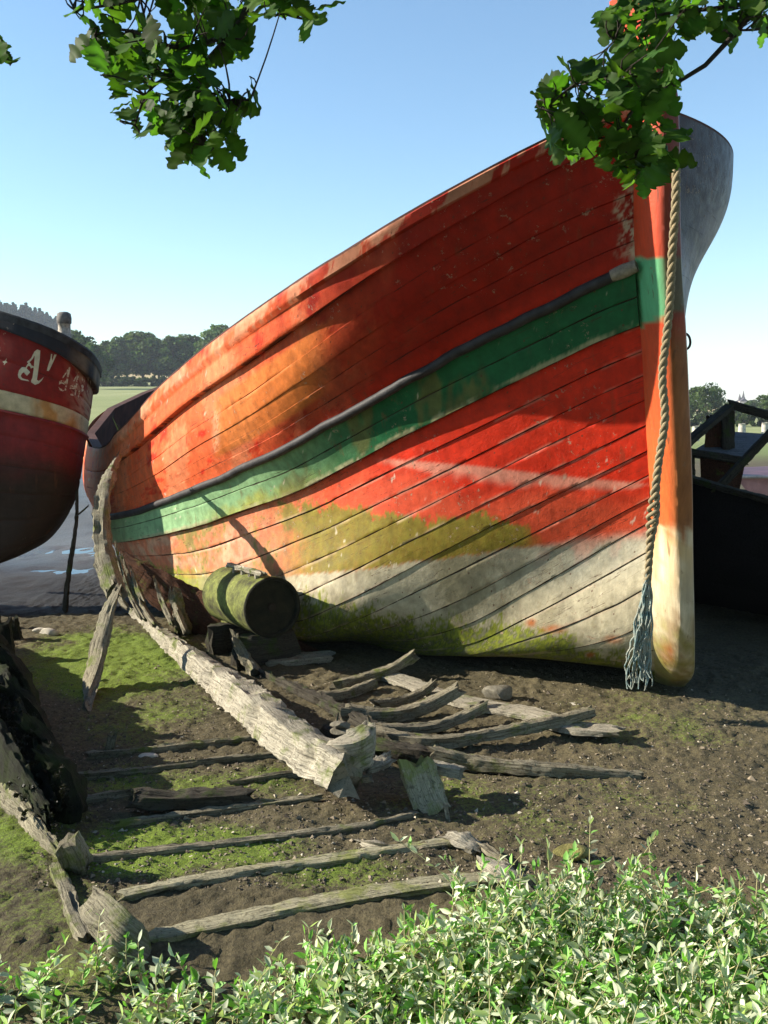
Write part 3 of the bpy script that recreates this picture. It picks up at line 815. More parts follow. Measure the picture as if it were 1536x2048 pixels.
for k in range(34):
    x1 = RNG.uniform(1256, 1304); y1 = RNG.uniform(1345, 1382); st0 = RNG.uniform(1130, 1235)
    a0 = np.array([np.interp(st0, rpy, RPs[:, i]) for i in range(3)]) + RNG.normal(0, .008, 3)
    mid = at(lerp(1290, x1, .45) + RNG.normal(0, 9), lerp(st0, y1, .5), 5.13 + RNG.normal(0, .012))
    q3 = at(lerp(1288, x1, .8) + RNG.normal(0, 6), lerp(st0, y1, .78), 5.13 + RNG.normal(0, .015))
    e_ = at(x1, y1, 5.14 + RNG.normal(0, .03)); e_[2] = max(e_[2], 0.0)
    P = smooth_path([a0, mid, q3, e_], 40)
    tw_ = np.linspace(0, RNG.uniform(15, 40), 40) + RNG.uniform(0, 6)
    P[:, 0] += .004 * np.sin(tw_); P[:, 1] += .004 * np.cos(tw_)
    mb.tube(list(P), [0.0055, 0.005, 0.003], 5, 40)
mb.build("frayed_end", M_FRAY, rope)

# ------------------------------------------------------------------ the boat on the left
LB = {
 0: [(-700, 395, 9.30), (-250, 540, 8.20), (0, 622, 7.82), (60, 641, 7.80), (120, 664, 7.83), (160, 689, 7.92), (185, 714, 8.10), (193, 730, 8.40), (194, 738, 8.55)],
 1: [(-700, 455, 9.29), (-250, 580, 8.19), (0, 657, 7.82), (60, 680, 7.80), (120, 710, 7.84), (160, 742, 7.95), (182, 768, 8.13), (189, 782, 8.40), (190, 788, 8.55)],
 3: [(-700, 612, 9.27), (-250, 722, 8.18), (0, 779, 7.82), (60, 794, 7.81), (120, 811, 7.86), (160, 827, 8.01), (176, 837, 8.20), (180, 842, 8.40), (181, 845, 8.55)],
 4: [(-700, 665, 9.26), (-250, 768, 8.17), (0, 818, 7.81), (60, 831, 7.81), (120, 846, 7.87), (158, 860, 8.02), (172, 868, 8.20), (176, 871, 8.40), (177, 874, 8.55)],
 6: [(-700, 810, 9.22), (-250, 885, 8.15), (0, 930, 7.81), (60, 938, 7.82), (110, 946, 7.88), (145, 954, 8.03), (158, 958, 8.20), (162, 961, 8.40), (163, 963, 8.55)],
 8: [(-700, 990, 9.26), (-250, 1025, 8.20), (-50, 1040, 7.90), (40, 1041, 7.90), (90, 1034, 7.96), (125, 1026, 8.10), (138, 1023, 8.25), (143, 1022, 8.48), (144, 1022, 8.63)],
 10: [(-700, 1200, 9.28), (-250, 1165, 8.28), (-100, 1148, 8.07), (-20, 1133, 8.07), (30, 1116, 8.13), (62, 1101, 8.26), (76, 1094, 8.42), (81, 1091, 8.65), (82, 1090, 8.80)],
}
lk = sorted(LB)
u = np.linspace(0, 1, 160)
lc = []
for k in lk:
    P = line_pts(LB[k], u)
    e = P[-1]; f = np.interp(k, [0, 6, 10], [1, .85, .5])
    ex = np.array([(-0.12, .35, 0), (-.45, .75, 0), (-1.0, 1.1, 0.03), (-2.0, 1.4, .1), (-3.2, 1.45, .2)]) * np.array((f, f, 1))
    Q = smooth_path(np.concatenate([P[-30::12], e[None], e + ex]), 60)
    i0 = int(np.argmin(np.linalg.norm(Q - e, axis=1)))
    seg = Q[i0:]; tt = np.linspace(0, len(seg) - 1, 31)[1:]; ii = np.clip(tt.astype(int), 0, len(seg) - 2); fr2 = (tt - ii)[:, None]
    lc.append(np.concatenate([P, seg[ii] * (1 - fr2) + seg[ii + 1] * fr2]))
lc = np.stack(lc)
kl = lc[-1].copy(); kl[:, :2] = lerp(kl[:, :2], np.array((-4.2, 9.7)), 0.5); kl[:, 2] = lerp(-0.1, 0.42, ss(np.arange(len(kl)), 60, 150))
lc = np.concatenate([lc, kl[None]]); lki = lk + [12]
for _ in range(5): lc[:, 1:-1] = .25 * lc[:, :-2] + .5 * lc[:, 1:-1] + .25 * lc[:, 2:]
lv = np.concatenate([i + np.array([0.003, .1, .25, .4, .55, .7, .85, .95, .997]) for i in range(12)])
LP = natural(lki, lc, lv).transpose(1, 0, 2)
LN = grid_normals(LP, np.array((0.2, -1, 0)))
lo_ = np.where(lv < 1, 0.045, 0) + np.where((lv > 4) & (lv < 4.2), 0.02, 0)
lfr = lv - np.floor(lv)
LP = LP + LN * (lo_[None, :, None] - (np.abs(lfr - .5) > .49)[None, :, None] * 0.006)
lx, ly = proj(LP); LVV = np.broadcast_to(lv[None], lx.shape)
llen = np.r_[0, np.cumsum(np.linalg.norm(np.diff(LP[:, 30], axis=0), axis=1))]; LUU = np.broadcast_to(llen[:, None], lx.shape)
a1 = fbm(LUU * 5, LVV * 1.2, 1.0, 4); a2 = fbm(LUU * 16, LVV * 0.7, 5.0, 4); a3 = fbm(LUU * 26, LVV * 6, 2.0, 3)
qc = np.ones(lx.shape + (3,)) * c3(0.23, 0.017, 0.012)
endm = ss(lx, 120, 185) * np.where(np.arange(len(LP)) < 165, 1, 0)[:, None]
qc = put(qc, c3(0.50, 0.30, 0.19), endm * ss(a3 + .25 * a2, .5, .62) * ((LVV > 1) & (LVV < 3)) * .9)
bandc = lerp(c3(0.44, 0.36, 0.20), c3(0.54, 0.45, 0.27), a1[..., None])
bandc = lerp(bandc, c3(0.42, 0.19, 0.04), (ss(lx, 55, 85) * (1 - ss(lx, 145, 165)) * ss(a2, .38, .55) * .85)[..., None])
qc = put(qc, bandc, ((LVV > 3) & (LVV < 4)).astype(float))
qc = put(qc, c3(0.022, 0.024, 0.032), (LVV < 1).astype(float))
qc = put(qc, c3(0.22, 0.16, 0.10), (LVV < 1) * endm * ss(a2, .4, .55) * .8)
qc = put(qc, c3(0.20, 0.022, 0.020), (LVV > 4).astype(float))
qc = put(qc, c3(0.026, 0.022, 0.016), ss(LVV + (a1 - .5), 5.0, 6.6) * .95)
lboat = thing("moored_red_boat", (-4.2, 8.2, -0.1), "dark red boat with a cream stripe, black rail and cream gothic lettering", "boat")
quads_np("hull", LP, grid_faces(*LP.shape[:2]), M_HULL, lboat, True, {"Col": ("FLOAT_COLOR", stack_col(qc)), "grain": ("FLOAT_VECTOR", np.stack([LUU, LVV, LUU * 0], -1))})
autosmooth(lboat.children[-1], 50)
# rail cap and deck
rl = LP[:, 1]; cen_ = np.array((-5.0, 9.6, 0))
inw = cen_ - rl; inw[:, 2] = 0; inw /= np.linalg.norm(inw, axis=1)[:, None]
tp_ = np.stack([rl + np.array((0, 0, -.05)), rl - inw * .015 + np.array((0, 0, .0)), rl - inw * .01 + np.array((0, 0, .014)), rl + inw * .16 + np.array((0, 0, .014)), rl + inw * .16 + np.array((0, 0, -.4))], 1)
M_RAIL = plain_mat("black_rail", (0.035, 0.036, 0.042), 0.6, .6, 12)
quads_np("rail", tp_, grid_faces(len(rl), 5), M_RAIL, lboat, False)
F = [list(range(len(rl)))]
dl_ = rl + inw * .15; dl_[:, 2] -= .35
mb = MB(); mb.add(dl_, F); mb.build("deck", M_DECK, lboat, False)
# mooring bitt on the rail
bp = at(129, 662, 7.97)
mb = MB()
ring = lambda z, r: [(bp[0] + r * math.cos(a), bp[1] + r * math.sin(a), bp[2] + z) for a in np.linspace(0, 2 * math.pi, 16, endpoint=False)]
def lathe(mb, c, prof, n=16, axis=None, front=True):
    an = np.linspace(0, 2 * math.pi, n, endpoint=False)
    V = np.array([[(r * math.cos(a), r * math.sin(a), z) for a in an] for z, r in prof])
    if axis is not None:
        q = Vector((0, 0, 1)).rotation_difference(Vector(tuple(axis))).to_matrix()
        V = V @ np.array(q).T
    F = grid_faces(len(prof), n, True).tolist() + ([list(range(n))[::-1]] if front else []) + [[(len(prof) - 1) * n + i for i in range(n)]]
    mb.add(V + np.asarray(c, float), F)
lathe(mb, bp, [(-.12, .05), (.0, .05), (.01, .048), (.055, .048)])
bitt = mb.build("bitt", plain_mat("chipped_white", (0.5, 0.45, 0.38), .8, .5, 40), lboat)
mb = MB(); lathe(mb, bp, [(.055, .05), (.06, .056), (.10, .058), (.135, .052), (.148, .03), (.15, .01)])
mb.build("bitt_cap", plain_mat("grey_cap", (0.16, 0.15, 0.14), .8, .4, 30), bitt)

# lettering, laid on the hull
bv = BVHTree.FromPolygons([Vector(p) for p in LP[:165].reshape(-1, 3).tolist()], grid_faces(165, LP.shape[1]).tolist())
def decal(polys, name, mat, parent, lift=0.004, sub=1):
    V, F = [], []
    from mathutils.geometry import tessellate_polygon
    for poly in polys:
        pp = []
        for a, b in zip(poly, poly[1:] + poly[:1]):
            for t in (0, .5): pp.append((a[0] + (b[0] - a[0]) * t, a[1] + (b[1] - a[1]) * t))
        k = len(V); ok = True; pts = []
        for (x, y) in pp:
            r = Vector(ray(x, y).tolist()).normalized()
            h = bv.ray_cast(Vector(EYE.tolist()), r)
            if h[0] is None: ok = False; break
            nn = h[1] if h[1].dot(r) < 0 else -h[1]
            pts.append(h[0] + nn * lift)
        if not ok: continue
        V += [tuple(p) for p in pts]
        for t in tessellate_polygon([[Vector((x, y, 0)) for x, y in pp]]): F.append(tuple(i + k for i in t))
    mb = MB(); mb.add(np.array(V), F); return mb.build(name, mat, parent, False)
M_LET = plain_mat("cream_lettering", (0.58, 0.52, 0.36), .7, .15, 20)
m2 = Mat("flaked_cream_lettering")
nn_ = m2.noise(m2.coord(), 45, 4, .7)
M_FLK = m2.done(m2.mix(m2.ramp(nn_, [(.42, 0.0), (.52, 1.0)]), (0.30, 0.05, 0.03), (0.56, 0.48, 0.33)), .8)
z6 = 6.8267
def Z(pts): return [(x / z6, 600 + y / z6) for x, y in pts]
bigA = [Z([(552, 690), (545, 800), (528, 930), (510, 1060), (505, 1090), (530, 1105), (560, 1085), (598, 1050), (575, 1095), (530, 1140), (480, 1158), (430, 1125), (425, 1105), (445, 1060), (460, 960), (470, 850), (475, 770), (455, 745), (470, 705), (510, 675)]),
        Z([(470, 760), (452, 800), (425, 830), (395, 855), (372, 855), (375, 840), (400, 822), (430, 790), (455, 735)]),
        Z([(400, 845), (430, 880), (420, 905), (385, 900), (350, 955), (338, 940), (375, 880)]),
        Z([(405, 975), (412, 990), (370, 1035), (345, 1010), (330, 985), (300, 1005), (285, 1040), (310, 1070), (350, 1082), (385, 1090), (403, 1110), (340, 1100), (290, 1090), (255, 1060), (247, 1020), (262, 960), (300, 920), (345, 915), (375, 945)]),
        Z([(440, 925), (425, 935), (412, 905), (425, 890), (462, 905), (462, 925)])]
decal(bigA, "letter", M_LET, lboat)
decal([Z([(640, 965), (660, 885), (690, 800), (698, 735), (715, 740), (708, 790), (715, 830), (740, 745), (772, 748), (735, 830), (700, 905), (678, 950), (665, 970)])], "small_letter", M_LET, lboat)
decal([Z([(98, 790), (85, 830), (105, 850), (78, 865), (55, 895), (58, 865), (35, 845), (70, 832)])], "star_ornament", M_LET, lboat)
four = lambda ox, oy, sx, sy: [Z([(ox + sx * x, oy + sy * y) for x, y in q]) for q in (
    [(150, 0), (165, 10), (140, 130), (120, 250), (105, 320), (85, 318), (95, 250), (110, 150), (125, 60), (90, 120), (60, 160), (50, 150), (100, 70)],
    [(15, 190), (60, 175), (110, 190), (130, 185), (125, 230), (80, 235), (40, 225), (10, 240)],
    [(0, 255), (20, 290), (50, 300), (80, 320), (60, 330), (20, 320)])]
decal(four(795, 915, 1.0, 1.0) + four(940, 980, .85, 1.0), "number", M_FLK, lboat)
decal([Z([(1070, 1240), (1090, 1230), (1082, 1290), (1072, 1335), (1058, 1320)]), Z([(1110, 1060), (1150, 1040), (1150, 1120), (1118, 1110)]), Z([(1100, 1165), (1135, 1150), (1140, 1230), (1110, 1255)]),
       Z([(1200, 1050), (1212, 1060), (1200, 1180), (1188, 1310), (1178, 1300)]), Z([(1232, 1090), (1242, 1100), (1228, 1250), (1215, 1300)])], "worn_number", M_FLK, lboat)

# ------------------------------------------------------------------ wreck timbers
def crown_mesh(seed, h, r, z0, nclump=26, nleaf=150, ls=.42, shape=1.0, cone=False):
    g = np.random.default_rng(seed); V, F, C = [], [], []
    n = 0
    if not cone:
        D = g.normal(size=(nclump, 3)); D /= np.linalg.norm(D, axis=1)[:, None]
        cs = D * g.uniform(.35, 1.0, (nclump, 1)) ** .5 * np.array((r * .78, r * .78, (h - z0) * .42)) + np.array((0, 0, (h + z0) / 2))
        rs = g.uniform(.20, .42, nclump) * r
    else:
        zz = np.sort(g.uniform(0, 1, nclump)); an = g.uniform(0, 6.28, nclump); rr_ = (1 - zz) * r * g.uniform(.3, .9, nclump)
        cs = np.stack([rr_ * np.cos(an), rr_ * np.sin(an), z0 + zz * (h - z0)], -1); rs = (.10 + .30 * (1 - zz)) * r
    for c, q in zip(cs, rs):
        P = g.normal(size=(nleaf, 3)); P /= np.linalg.norm(P, axis=1)[:, None]
        P = c + P * (g.uniform(.3, 1, (nleaf, 1)) ** .5 * q) * np.array((1, 1, .75))
        a = g.normal(size=(nleaf, 3)); a /= np.linalg.norm(a, axis=1)[:, None]
        b = np.cross(a, g.normal(size=(nleaf, 3))); b /= np.linalg.norm(b, axis=1)[:, None]
        s = ls * g.uniform(.5, 1.2, (nleaf, 1))
        V.append(np.stack([P - a * s, P + b * s * .7, P + a * s, P - b * s * .7], 1).reshape(-1, 3))
        k = g.uniform(.55, 1.4) * g.uniform(.7, 1.3, nleaf)
        C.append(np.repeat(np.stack([k, k * g.uniform(.9, 1.1), k * .9, np.ones(nleaf)], -1), 4, 0))
    V = np.concatenate(V); F = np.arange(len(V)).reshape(-1, 4)
    return V, F, np.concatenate(C)
def beam_data(pts, w, h, roll=0.0, rough=0.012, taper=(1, 1), ragged=0.03, seed=0, step=0.018, up=(0, 0, 1)):
    P0 = np.array([np.asarray(p, float) for p in pts])
    tl = np.linalg.norm(np.diff(P0, axis=0), axis=1).sum()
    n = int(np.clip(tl / min(step, tl / 14), 6, 190))
    P = smooth_path(pts, n)
    T = np.gradient(P, axis=0); T /= np.linalg.norm(T, axis=1)[:, None] + 1e-9
    upv = np.asarray(up, float)
    A = np.cross(T, upv); A /= np.linalg.norm(A, axis=1)[:, None] + 1e-9
    B = np.cross(A, T)
    if roll:
        c, s = math.cos(roll), math.sin(roll); A, B = A * c + B * s, B * c - A * s
    sec = []
    for x, y in ((-1, -.8), (-.6, -1), (0, -1), (.6, -1), (1, -.8), (1, 0), (1, .8), (.6, 1), (0, 1), (-.6, 1), (-1, .8), (-1, 0)): sec.append((x * .5, y * .5))
    sec = np.array(sec); m = len(sec)
    t = np.linspace(0, 1, n)
    tp = np.interp(t, np.linspace(0, 1, len(taper)), taper)
    d = np.linspace(0, tl, n)
    V = P[:, None] + A[:, None] * (sec[None, :, 0] * w * tp[:, None])[..., None] + B[:, None] * (sec[None, :, 1] * h * tp[:, None])[..., None]
    k = np.arange(m)[None] * 1.7
    nz = fbm(d[:, None] * 5, k, seed * 3.1, 3) - 0.5
    nz2 = fbm(d[:, None] * 30, k * 3, seed * 1.7 + 9, 2) - 0.5
    ctr = P[:, None]
    dirv = (V - ctr); ln = np.linalg.norm(dirv, axis=-1, keepdims=True) + 1e-9
    nz3 = fbm(d[:, None] * 75, k * 7, seed * 2.3 + 4, 2) - 0.5
    chunk = np.clip(fbm(d[:, None] * 6, k * 1.3, seed * 5.1 + 2, 3) - 0.60, 0, 1) * -8 * rough
    V = V + dirv / ln * ((nz * 1.3 * rough + nz2 * rough * 1.2 + nz3 * rough * .8 + chunk)[..., None])
    rg = (np.random.default_rng(seed + 5).uniform(-1, 1, (2, m)) * ragged)
    V[0] += T[0] * rg[0][:, None]; V[-1] += T[-1] * rg[1][:, None]
    c0 = V[0].mean(0) ; c1 = V[-1].mean(0)
    VV = np.concatenate([V.reshape(-1, 3), c0[None], c1[None]])
    F = grid_faces(n, m, True).tolist()
    N = n * m
    F += [(N, (j + 1) % m, j) for j in range(m)] + [(N + 1, (n - 1) * m + j, (n - 1) * m + (j + 1) % m) for j in range(m)]
    off_ = seed * 3.7
    per = np.linspace(0, 2 * (w + h), m, endpoint=False)
    g = np.stack(np.broadcast_arrays(d[:, None] + off_, per[None] + off_, np.zeros((n, m))), -1).reshape(-1, 3)
    g = np.concatenate([g, [[off_, 0, 0.5], [off_ + tl, 0, 0.5]]])
    return VV, F, g
SEED = [0]
def beam(name, pts, w, h, mat, parent=None, **kw):
    SEED[0] += 1
    V, F, g = beam_data(pts, w, h, seed=SEED[0], **kw)
    mb = MB(); mb.add(V, F, g)
    o = mb.build(name, mat, parent); autosmooth(o, 38)
    return o

def gpt(px, py, z=0.0):
    p = gp(px, py, z); return p
def gp_y(px, py, z):      # point over the ground at height z seen at px, py
    return gp(px, py, z)

# --- skeleton with keel, stem and right-hand ribs
w1 = thing("boat_skeleton", gp(560, 1470), "weathered boat skeleton with curved stem and open ribs before the red hull", "shipwreck")
kt = beam("keel_timber", [gp(262, 1222, .05), gp(340, 1285, .10), gp(430, 1355, .13), (gp(520, 1425, .16)), gp(610, 1500, .17), gp(700, 1552, .17)], 0.165, 0.175, M_PALE, w1, rough=.028, ragged=.045, taper=(.20, .42, .68, .92, 1.02, .95), roll=0.3)
beam("stem_timber", [at(231, 1186, 6.18), at(209, 1110, 6.38), at(202, 1045, 6.52), at(209, 985, 6.68), at(222, 945, 6.94), at(234, 916, 7.2)], .095, .10, M_GREY, w1, rough=.02, ragged=.09, taper=(1.2, 1.1, 1.0, .75, .45), up=(0, -1, 0))
beam("stem_timber", [at(240, 1180, 6.25), at(224, 1110, 6.42), at(214, 1045, 6.55), at(210, 1000, 6.66)], .045, .06, M_GREY, w1, rough=.02, ragged=.05, taper=(1, 1, .8, .4), up=(0, -1, 0))
thin = [[(232, 1090, 7.2), (250, 1165, 7.1), (285, 1235, 6.9)], [(243, 1110, 7.25), (268, 1180, 7.1), (310, 1250, 6.8)], [(310, 1160, 7.0), (322, 1195, 6.95), (345, 1245, 6.8)],
        [(225, 1130, 7.2), (238, 1190, 7.1), (252, 1215, 7.0)], [(262, 1135, 7.2), (272, 1170, 7.1), (285, 1200, 7.0)], [(340, 1178, 7.0), (352, 1215, 6.9), (372, 1262, 6.7)]]
for i, q in enumerate(thin):
    beam("rib", [at(*p) for p in q], .035, .05, M_GREY, w1, rough=.012, ragged=.04, taper=(.5, 1, 1), up=(0, -1, 0))
beam("side_plank", [at(238, 1120, 7.35), at(300, 1165, 7.25), at(380, 1215, 7.15), at(470, 1262, 7.0), at(560, 1300, 6.75), at(640, 1330, 6.5)], .05, .30, M_BROWN, w1, rough=.02, ragged=.08, taper=(.5, .9, 1.1, 1.1, .9, .6))
beam("rib", [gp(372, 1262, .0), at(357, 1215, 6.95), at(350, 1183, 6.95)], .10, .09, M_GREY, w1, rough=.025, ragged=.04, taper=(1.2, 1.1, .8), up=(0, -1, 0))
beam("rib", [gp(515, 1352, .0), at(490, 1310, 6.1), at(470, 1272, 6.1)], .07, .09, M_GREY, w1, rough=.025, ragged=.05, taper=(1.4, 1, .8), up=(0, -1, 0))
ribs = [([(748, 1470, .05), (859, 1484, .04), (974, 1470, .05), (1090, 1447, .07), (1184, 1424, .10)], .055),
        ([(753, 1459, .05), (859, 1456, .03), (926, 1434, .06), (970, 1412, .10)], .05),
        ([(690, 1425, .05), (801, 1428, .03), (868, 1406, .07), (921, 1377, .14)], .065),
        ([(748, 1411, .04), (810, 1399, .03), (849, 1382, .06), (868, 1366, .10)], .045),
        ([(672, 1376, .03), (748, 1352, .04), (791, 1335, .07), (830, 1309, .15)], .06),
        ([(640, 1395, .03), (700, 1385, .02), (748, 1365, .05)], .05),
        ([(860, 1506, .07), (969, 1529, .03), (1042, 1535, .03), (1138, 1543, .02), (1283, 1557, -.01)], .055)]
for q, s in ribs:
    beam("rib", [gp(*p) for p in q], s, s * 1.15, M_DARK if False else M_GREY, w1, rough=.012, ragged=.03, taper=(1.2, 1, .95, .9))
beam("floor_timber", [gp(650, 1462, .04), gp(760, 1495, .06), gp(870, 1512, .05)], .07, .07, M_DARK, w1, rough=.02)
beam("floor_timber", [gp(520, 1345, .02), gp(640, 1400, .03), gp(760, 1465, .04)], .06, .06, M_DARK, w1, rough=.02)
beam("keel_knee", [gp(690, 1520, .18), gp(715, 1490, .26), gp(737, 1456, .30)], .15, .15, M_PALE, w1, rough=.03, ragged=.03, taper=(1.2, 1.0, .75, .35))
beam("spike", [at(741, 1462, 4.72), at(737, 1432, 4.72)], .012, .012, M_GREY, w1, rough=.003, up=(0, -1, 0))
beam("spike", [at(672, 1452, 4.9), at(675, 1433, 4.9)], .012, .012, M_GREY, w1, rough=.003, up=(0, -1, 0))

# --- loose pieces lying about
def loose(name, label, cat, pts, w, h, mat, group=None, **kw):
    o = beam(name, pts, w, h, mat, None, **kw)
    return tag(o, label, cat, group)
loose("weathered_plank", "long pale split plank lying under the rib ends near the red boat's bow", "plank", [gp(768, 1348, .025), gp(860, 1382, .03), gp(960, 1410, .03), gp(1060, 1428, .035), gp(1150, 1455, .04), gp(1232, 1462, .05)], .15, .035, M_PALE, rough=.012, ragged=.05, taper=(.9, 1, 1, 1, 1.1, .9))
loose("broken_plank", "short broken board sloping down from the near end of the keel timber", "plank", [gp(832, 1528, .16), gp(850, 1580, .07), gp(868, 1622, .01)], .15, .04, M_MOSSY, rough=.015, ragged=.04, up=(0, -.3, 1))
loose("broken_plank", "small squared timber end sticking out right of the short sloping board", "plank", [gp(858, 1532, .13), gp(925, 1546, .11)], .05, .05, M_PALE, rough=.01, ragged=.02)
loose("wood_fragment", "pale chip of timber lodged against the keel timber's broken end", "wood", [gp(733, 1540, .12), gp(782, 1514, .14)], .06, .05, M_PALE, rough=.02, taper=(.6, 1, .7))
loose("wood_fragment", "jagged splinters lying at the foot of the keel timber", "wood", [gp(722, 1560, .08), gp(742, 1556, .09)], .03, .025, M_PALE, rough=.012, ragged=.01)
loose("leaning_board", "narrow upright board leaning out of the mud left of the curved stem", "board", [gp(172, 1432, -.03), at(190, 1330, 5.75), at(215, 1230, 5.95), at(237, 1172, 6.1)], .12, .05, M_GREY, rough=.012, ragged=.05, taper=(1.1, 1.05, .95, .35), up=(0, -1, 0), roll=0.55)
loose("weathered_plank", "pale rough board lying flat in the shade under the red hull", "plank", [gp(530, 1325, .03), gp(600, 1318, .04), gp(660, 1312, .04)], .14, .05, M_PALE, rough=.02, ragged=.05)
loose("driftwood", "pale splinter of wood lying above the second long floor timber", "wood", [gp(716, 1684, .02), gp(760, 1692, .03), gp(800, 1698, .01)], .05, .035, M_PALE, rough=.015, taper=(.5, 1, .6))
loose("driftwood", "pale flat slab at the right end of the mossy floor timber", "wood", [gp(893, 1672, .03), gp(925, 1682, .035), gp(957, 1700, .02)], .11, .03, M_PALE, rough=.02, taper=(.5, 1, .6))
loose("driftwood", "thin stick pointing down from the flat slab towards the leafy plants", "wood", [gp(960, 1690, .03), gp(1010, 1725, .02)], .03, .025, M_GREY, rough=.01)
loose("weathered_plank", "pale tilted board half hidden by the top of the leafy plants", "plank", [gp(968, 1722, .05), gp(1010, 1748, .05), gp(1060, 1775, .02)], .09, .05, M_PALE, rough=.018, taper=(.6, 1, 1))
loose("wood_fragment", "small upright chip of board standing in the shaded mud", "wood", [gp(218, 1507, .0), at(224, 1474, gp(218, 1507)[1])], .045, .012, M_GREY, rough=.003, up=(0, -1, 0))
loose("wood_fragment", "thin pale stick standing in the mud below the sloping board", "wood", [gp(896, 1640, 0), at(892, 1615, gp(896, 1640)[1])], .016, .016, M_PALE, rough=.003, up=(0, -1, 0))
stake = loose("wooden_stake", "thin dark stake with a side twig standing in the wet mud beneath the left boat", "stake", [gp(130, 1222, -.05), at(140, 1130, 8.05), at(151, 1060, 8.05), at(154, 985, 8.05)], .035, .035, M_DARK, rough=.01, taper=(1.2, 1, .8, .6), up=(0, -1, 0))
beam("twig", [at(152, 1032, 8.05), at(163, 1024, 8.0), at(174, 1014, 8.0)], .012, .012, M_DARK, stake, rough=.004, up=(0, -1, 0))
stake.location = (0, 0, 0)

# --- half buried hull in the foreground left
w2 = thing("buried_boat_frame", gp(400, 1680), "half buried boat frame with parallel floor timbers and a weedy left side", "shipwreck")
fl_t = [([(170, 1513), (300, 1503), (420, 1490), (520, 1481)], .035, M_GREY), ([(145, 1556), (343, 1537), (460, 1522), (561, 1512)], .04, M_GREY), ([(464, 1569), (605, 1548)], .04, M_GREY),
        ([(150, 1606), (258, 1590)], .04, M_GREY), ([(230, 1652), (404, 1630), (540, 1612), (640, 1600)], .05, M_GREY), ([(165, 1722), (322, 1707), (573, 1678), (740, 1655), (835, 1632)], .055, M_GREY),
        ([(236, 1798), (430, 1760), (573, 1738), (724, 1716), (903, 1690)], .085, M_MOSSY), ([(300, 1880), (501, 1840), (716, 1798), (860, 1775), (995, 1760)], .12, M_MOSSY)]
for q, s, mt in fl_t:
    beam("floor_timber", [gp(x, y, .012) for x, y in q], s * .72, .05, mt, w2, rough=.010, ragged=.03, taper=(.9, 1, 1.05, .9))
beam("floor_timber", [gp(265, 1598, .06), gp(390, 1600, .05), gp(500, 1592, .04)], .10, .07, M_DARK, w2, rough=.02)
beam("stub_post", [gp(162, 1742, -.02), gp(150, 1715, .07), gp(133, 1684, .14)], .085, .085, M_GREY, w2, rough=.012, ragged=.012, taper=(1.1, 1, 1, .92), up=(0, -1, 0))
beam("stub_post", [gp(290, 1925, -.02), gp(250, 1885, .06), gp(205, 1835, .11), gp(180, 1808, .12)], .12, .055, M_GREY, w2, rough=.014, ragged=.03, taper=(1, 1.1, 1, .8), roll=.75)
beam("sheer_plank", [gp(112, 1735, .02), gp(130, 1780, .02), gp(150, 1840, .02), gp(175, 1885, .01)], .05, .05, M_GREY, w2, rough=.015)
beam("sheer_plank", [gp(-120, 1500, .10), gp(-20, 1560, .08), (gp(60, 1645, .05)), gp(125, 1722, .02)], .035, .12, M_GREY, w2, rough=.02, ragged=.05, taper=(1.2, 1.1, 1, .6))
beam("sheer_plank", [gp(-160, 1330, .30), gp(-60, 1440, .26), gp(20, 1545, .17), gp(95, 1652, .06)], .06, .34, M_WEED, w2, rough=.03, ragged=.06, taper=(1.3, 1.2, 1, .45))
side = [(-60, 1300, .34), (-15, 1345, .38), (12, 1395, .4), (32, 1450, .38), (52, 1510, .32), (74, 1570, .25), (98, 1630, .17)]
for i, (x, y, h_) in enumerate(side):
    b0 = gp(x + 34, y + 22, -.03); t0 = gp(x + 34, y + 22, 0) + np.array((-.28 * h_ / .5, .05, h_ + .12 * RNG.uniform(-.5, 1)))
    mid = (b0 + t0) / 2 + np.array((.06, 0, 0))
    beam("rib", [b0, mid, t0], .10, .10, M_WEED, w2, rough=.03, ragged=.05, taper=(1.2, 1, .6), up=(0, -1, 0))
beam("side_planking", [gp(-190, 1240, .20), gp(-70, 1330, .20), gp(0, 1420, .19), gp(48, 1520, .14), gp(105, 1640, .06)], .05, .42, M_WEED, w2, rough=.03, ragged=.08, taper=(1, 1.05, 1, .8, .35), roll=.25)
# ribs farther along the left side, whose shadows stripe the moss
for i, (x, y, h_) in enumerate([(-25, 1262, .22), (-5, 1290, .2), (35, 1292, .18), (20, 1330, .3)]):
    b0 = gp(x, y, -.03); beam("rib", [b0, b0 + np.array((-.03, 0, h_))], .08, .08, M_WEED, w2, rough=.025, ragged=.04, up=(0, -1, 0))
# hanging weed on the left side
V, F = [], []
wp = smooth_path([gp(-160, 1260, .36), gp(-60, 1330, .34), gp(10, 1420, .32), gp(60, 1520, .23), gp(112, 1650, .08)], 60)
wV, wF, wC = [], [], []
nW = 0
for i in range(190):
    q = wp[int(RNG.integers(0, 60))]
    c_ = q + np.array((RNG.normal(0, .06), RNG.normal(0, .05), -abs(RNG.normal(0, .13)) * q[2] / .4 + .03))
    V, F, C = crown_mesh(3000 + i, .06, .035, -.05, nclump=3, nleaf=18, ls=.0075)
    wV.append(V + c_); wF.append(F + nW); wC.append(C); nW += len(V)
M_KELP = leaf_mat("bladder_weed", (0.012, 0.013, 0.005), (0.008, 0.01, 0.002), rough=.5, spec=.3)
sw = quads_np("seaweed", np.concatenate(wV), np.concatenate(wF), M_KELP, w2, False, {"Col": ("FLOAT_COLOR", np.concatenate(wC))})

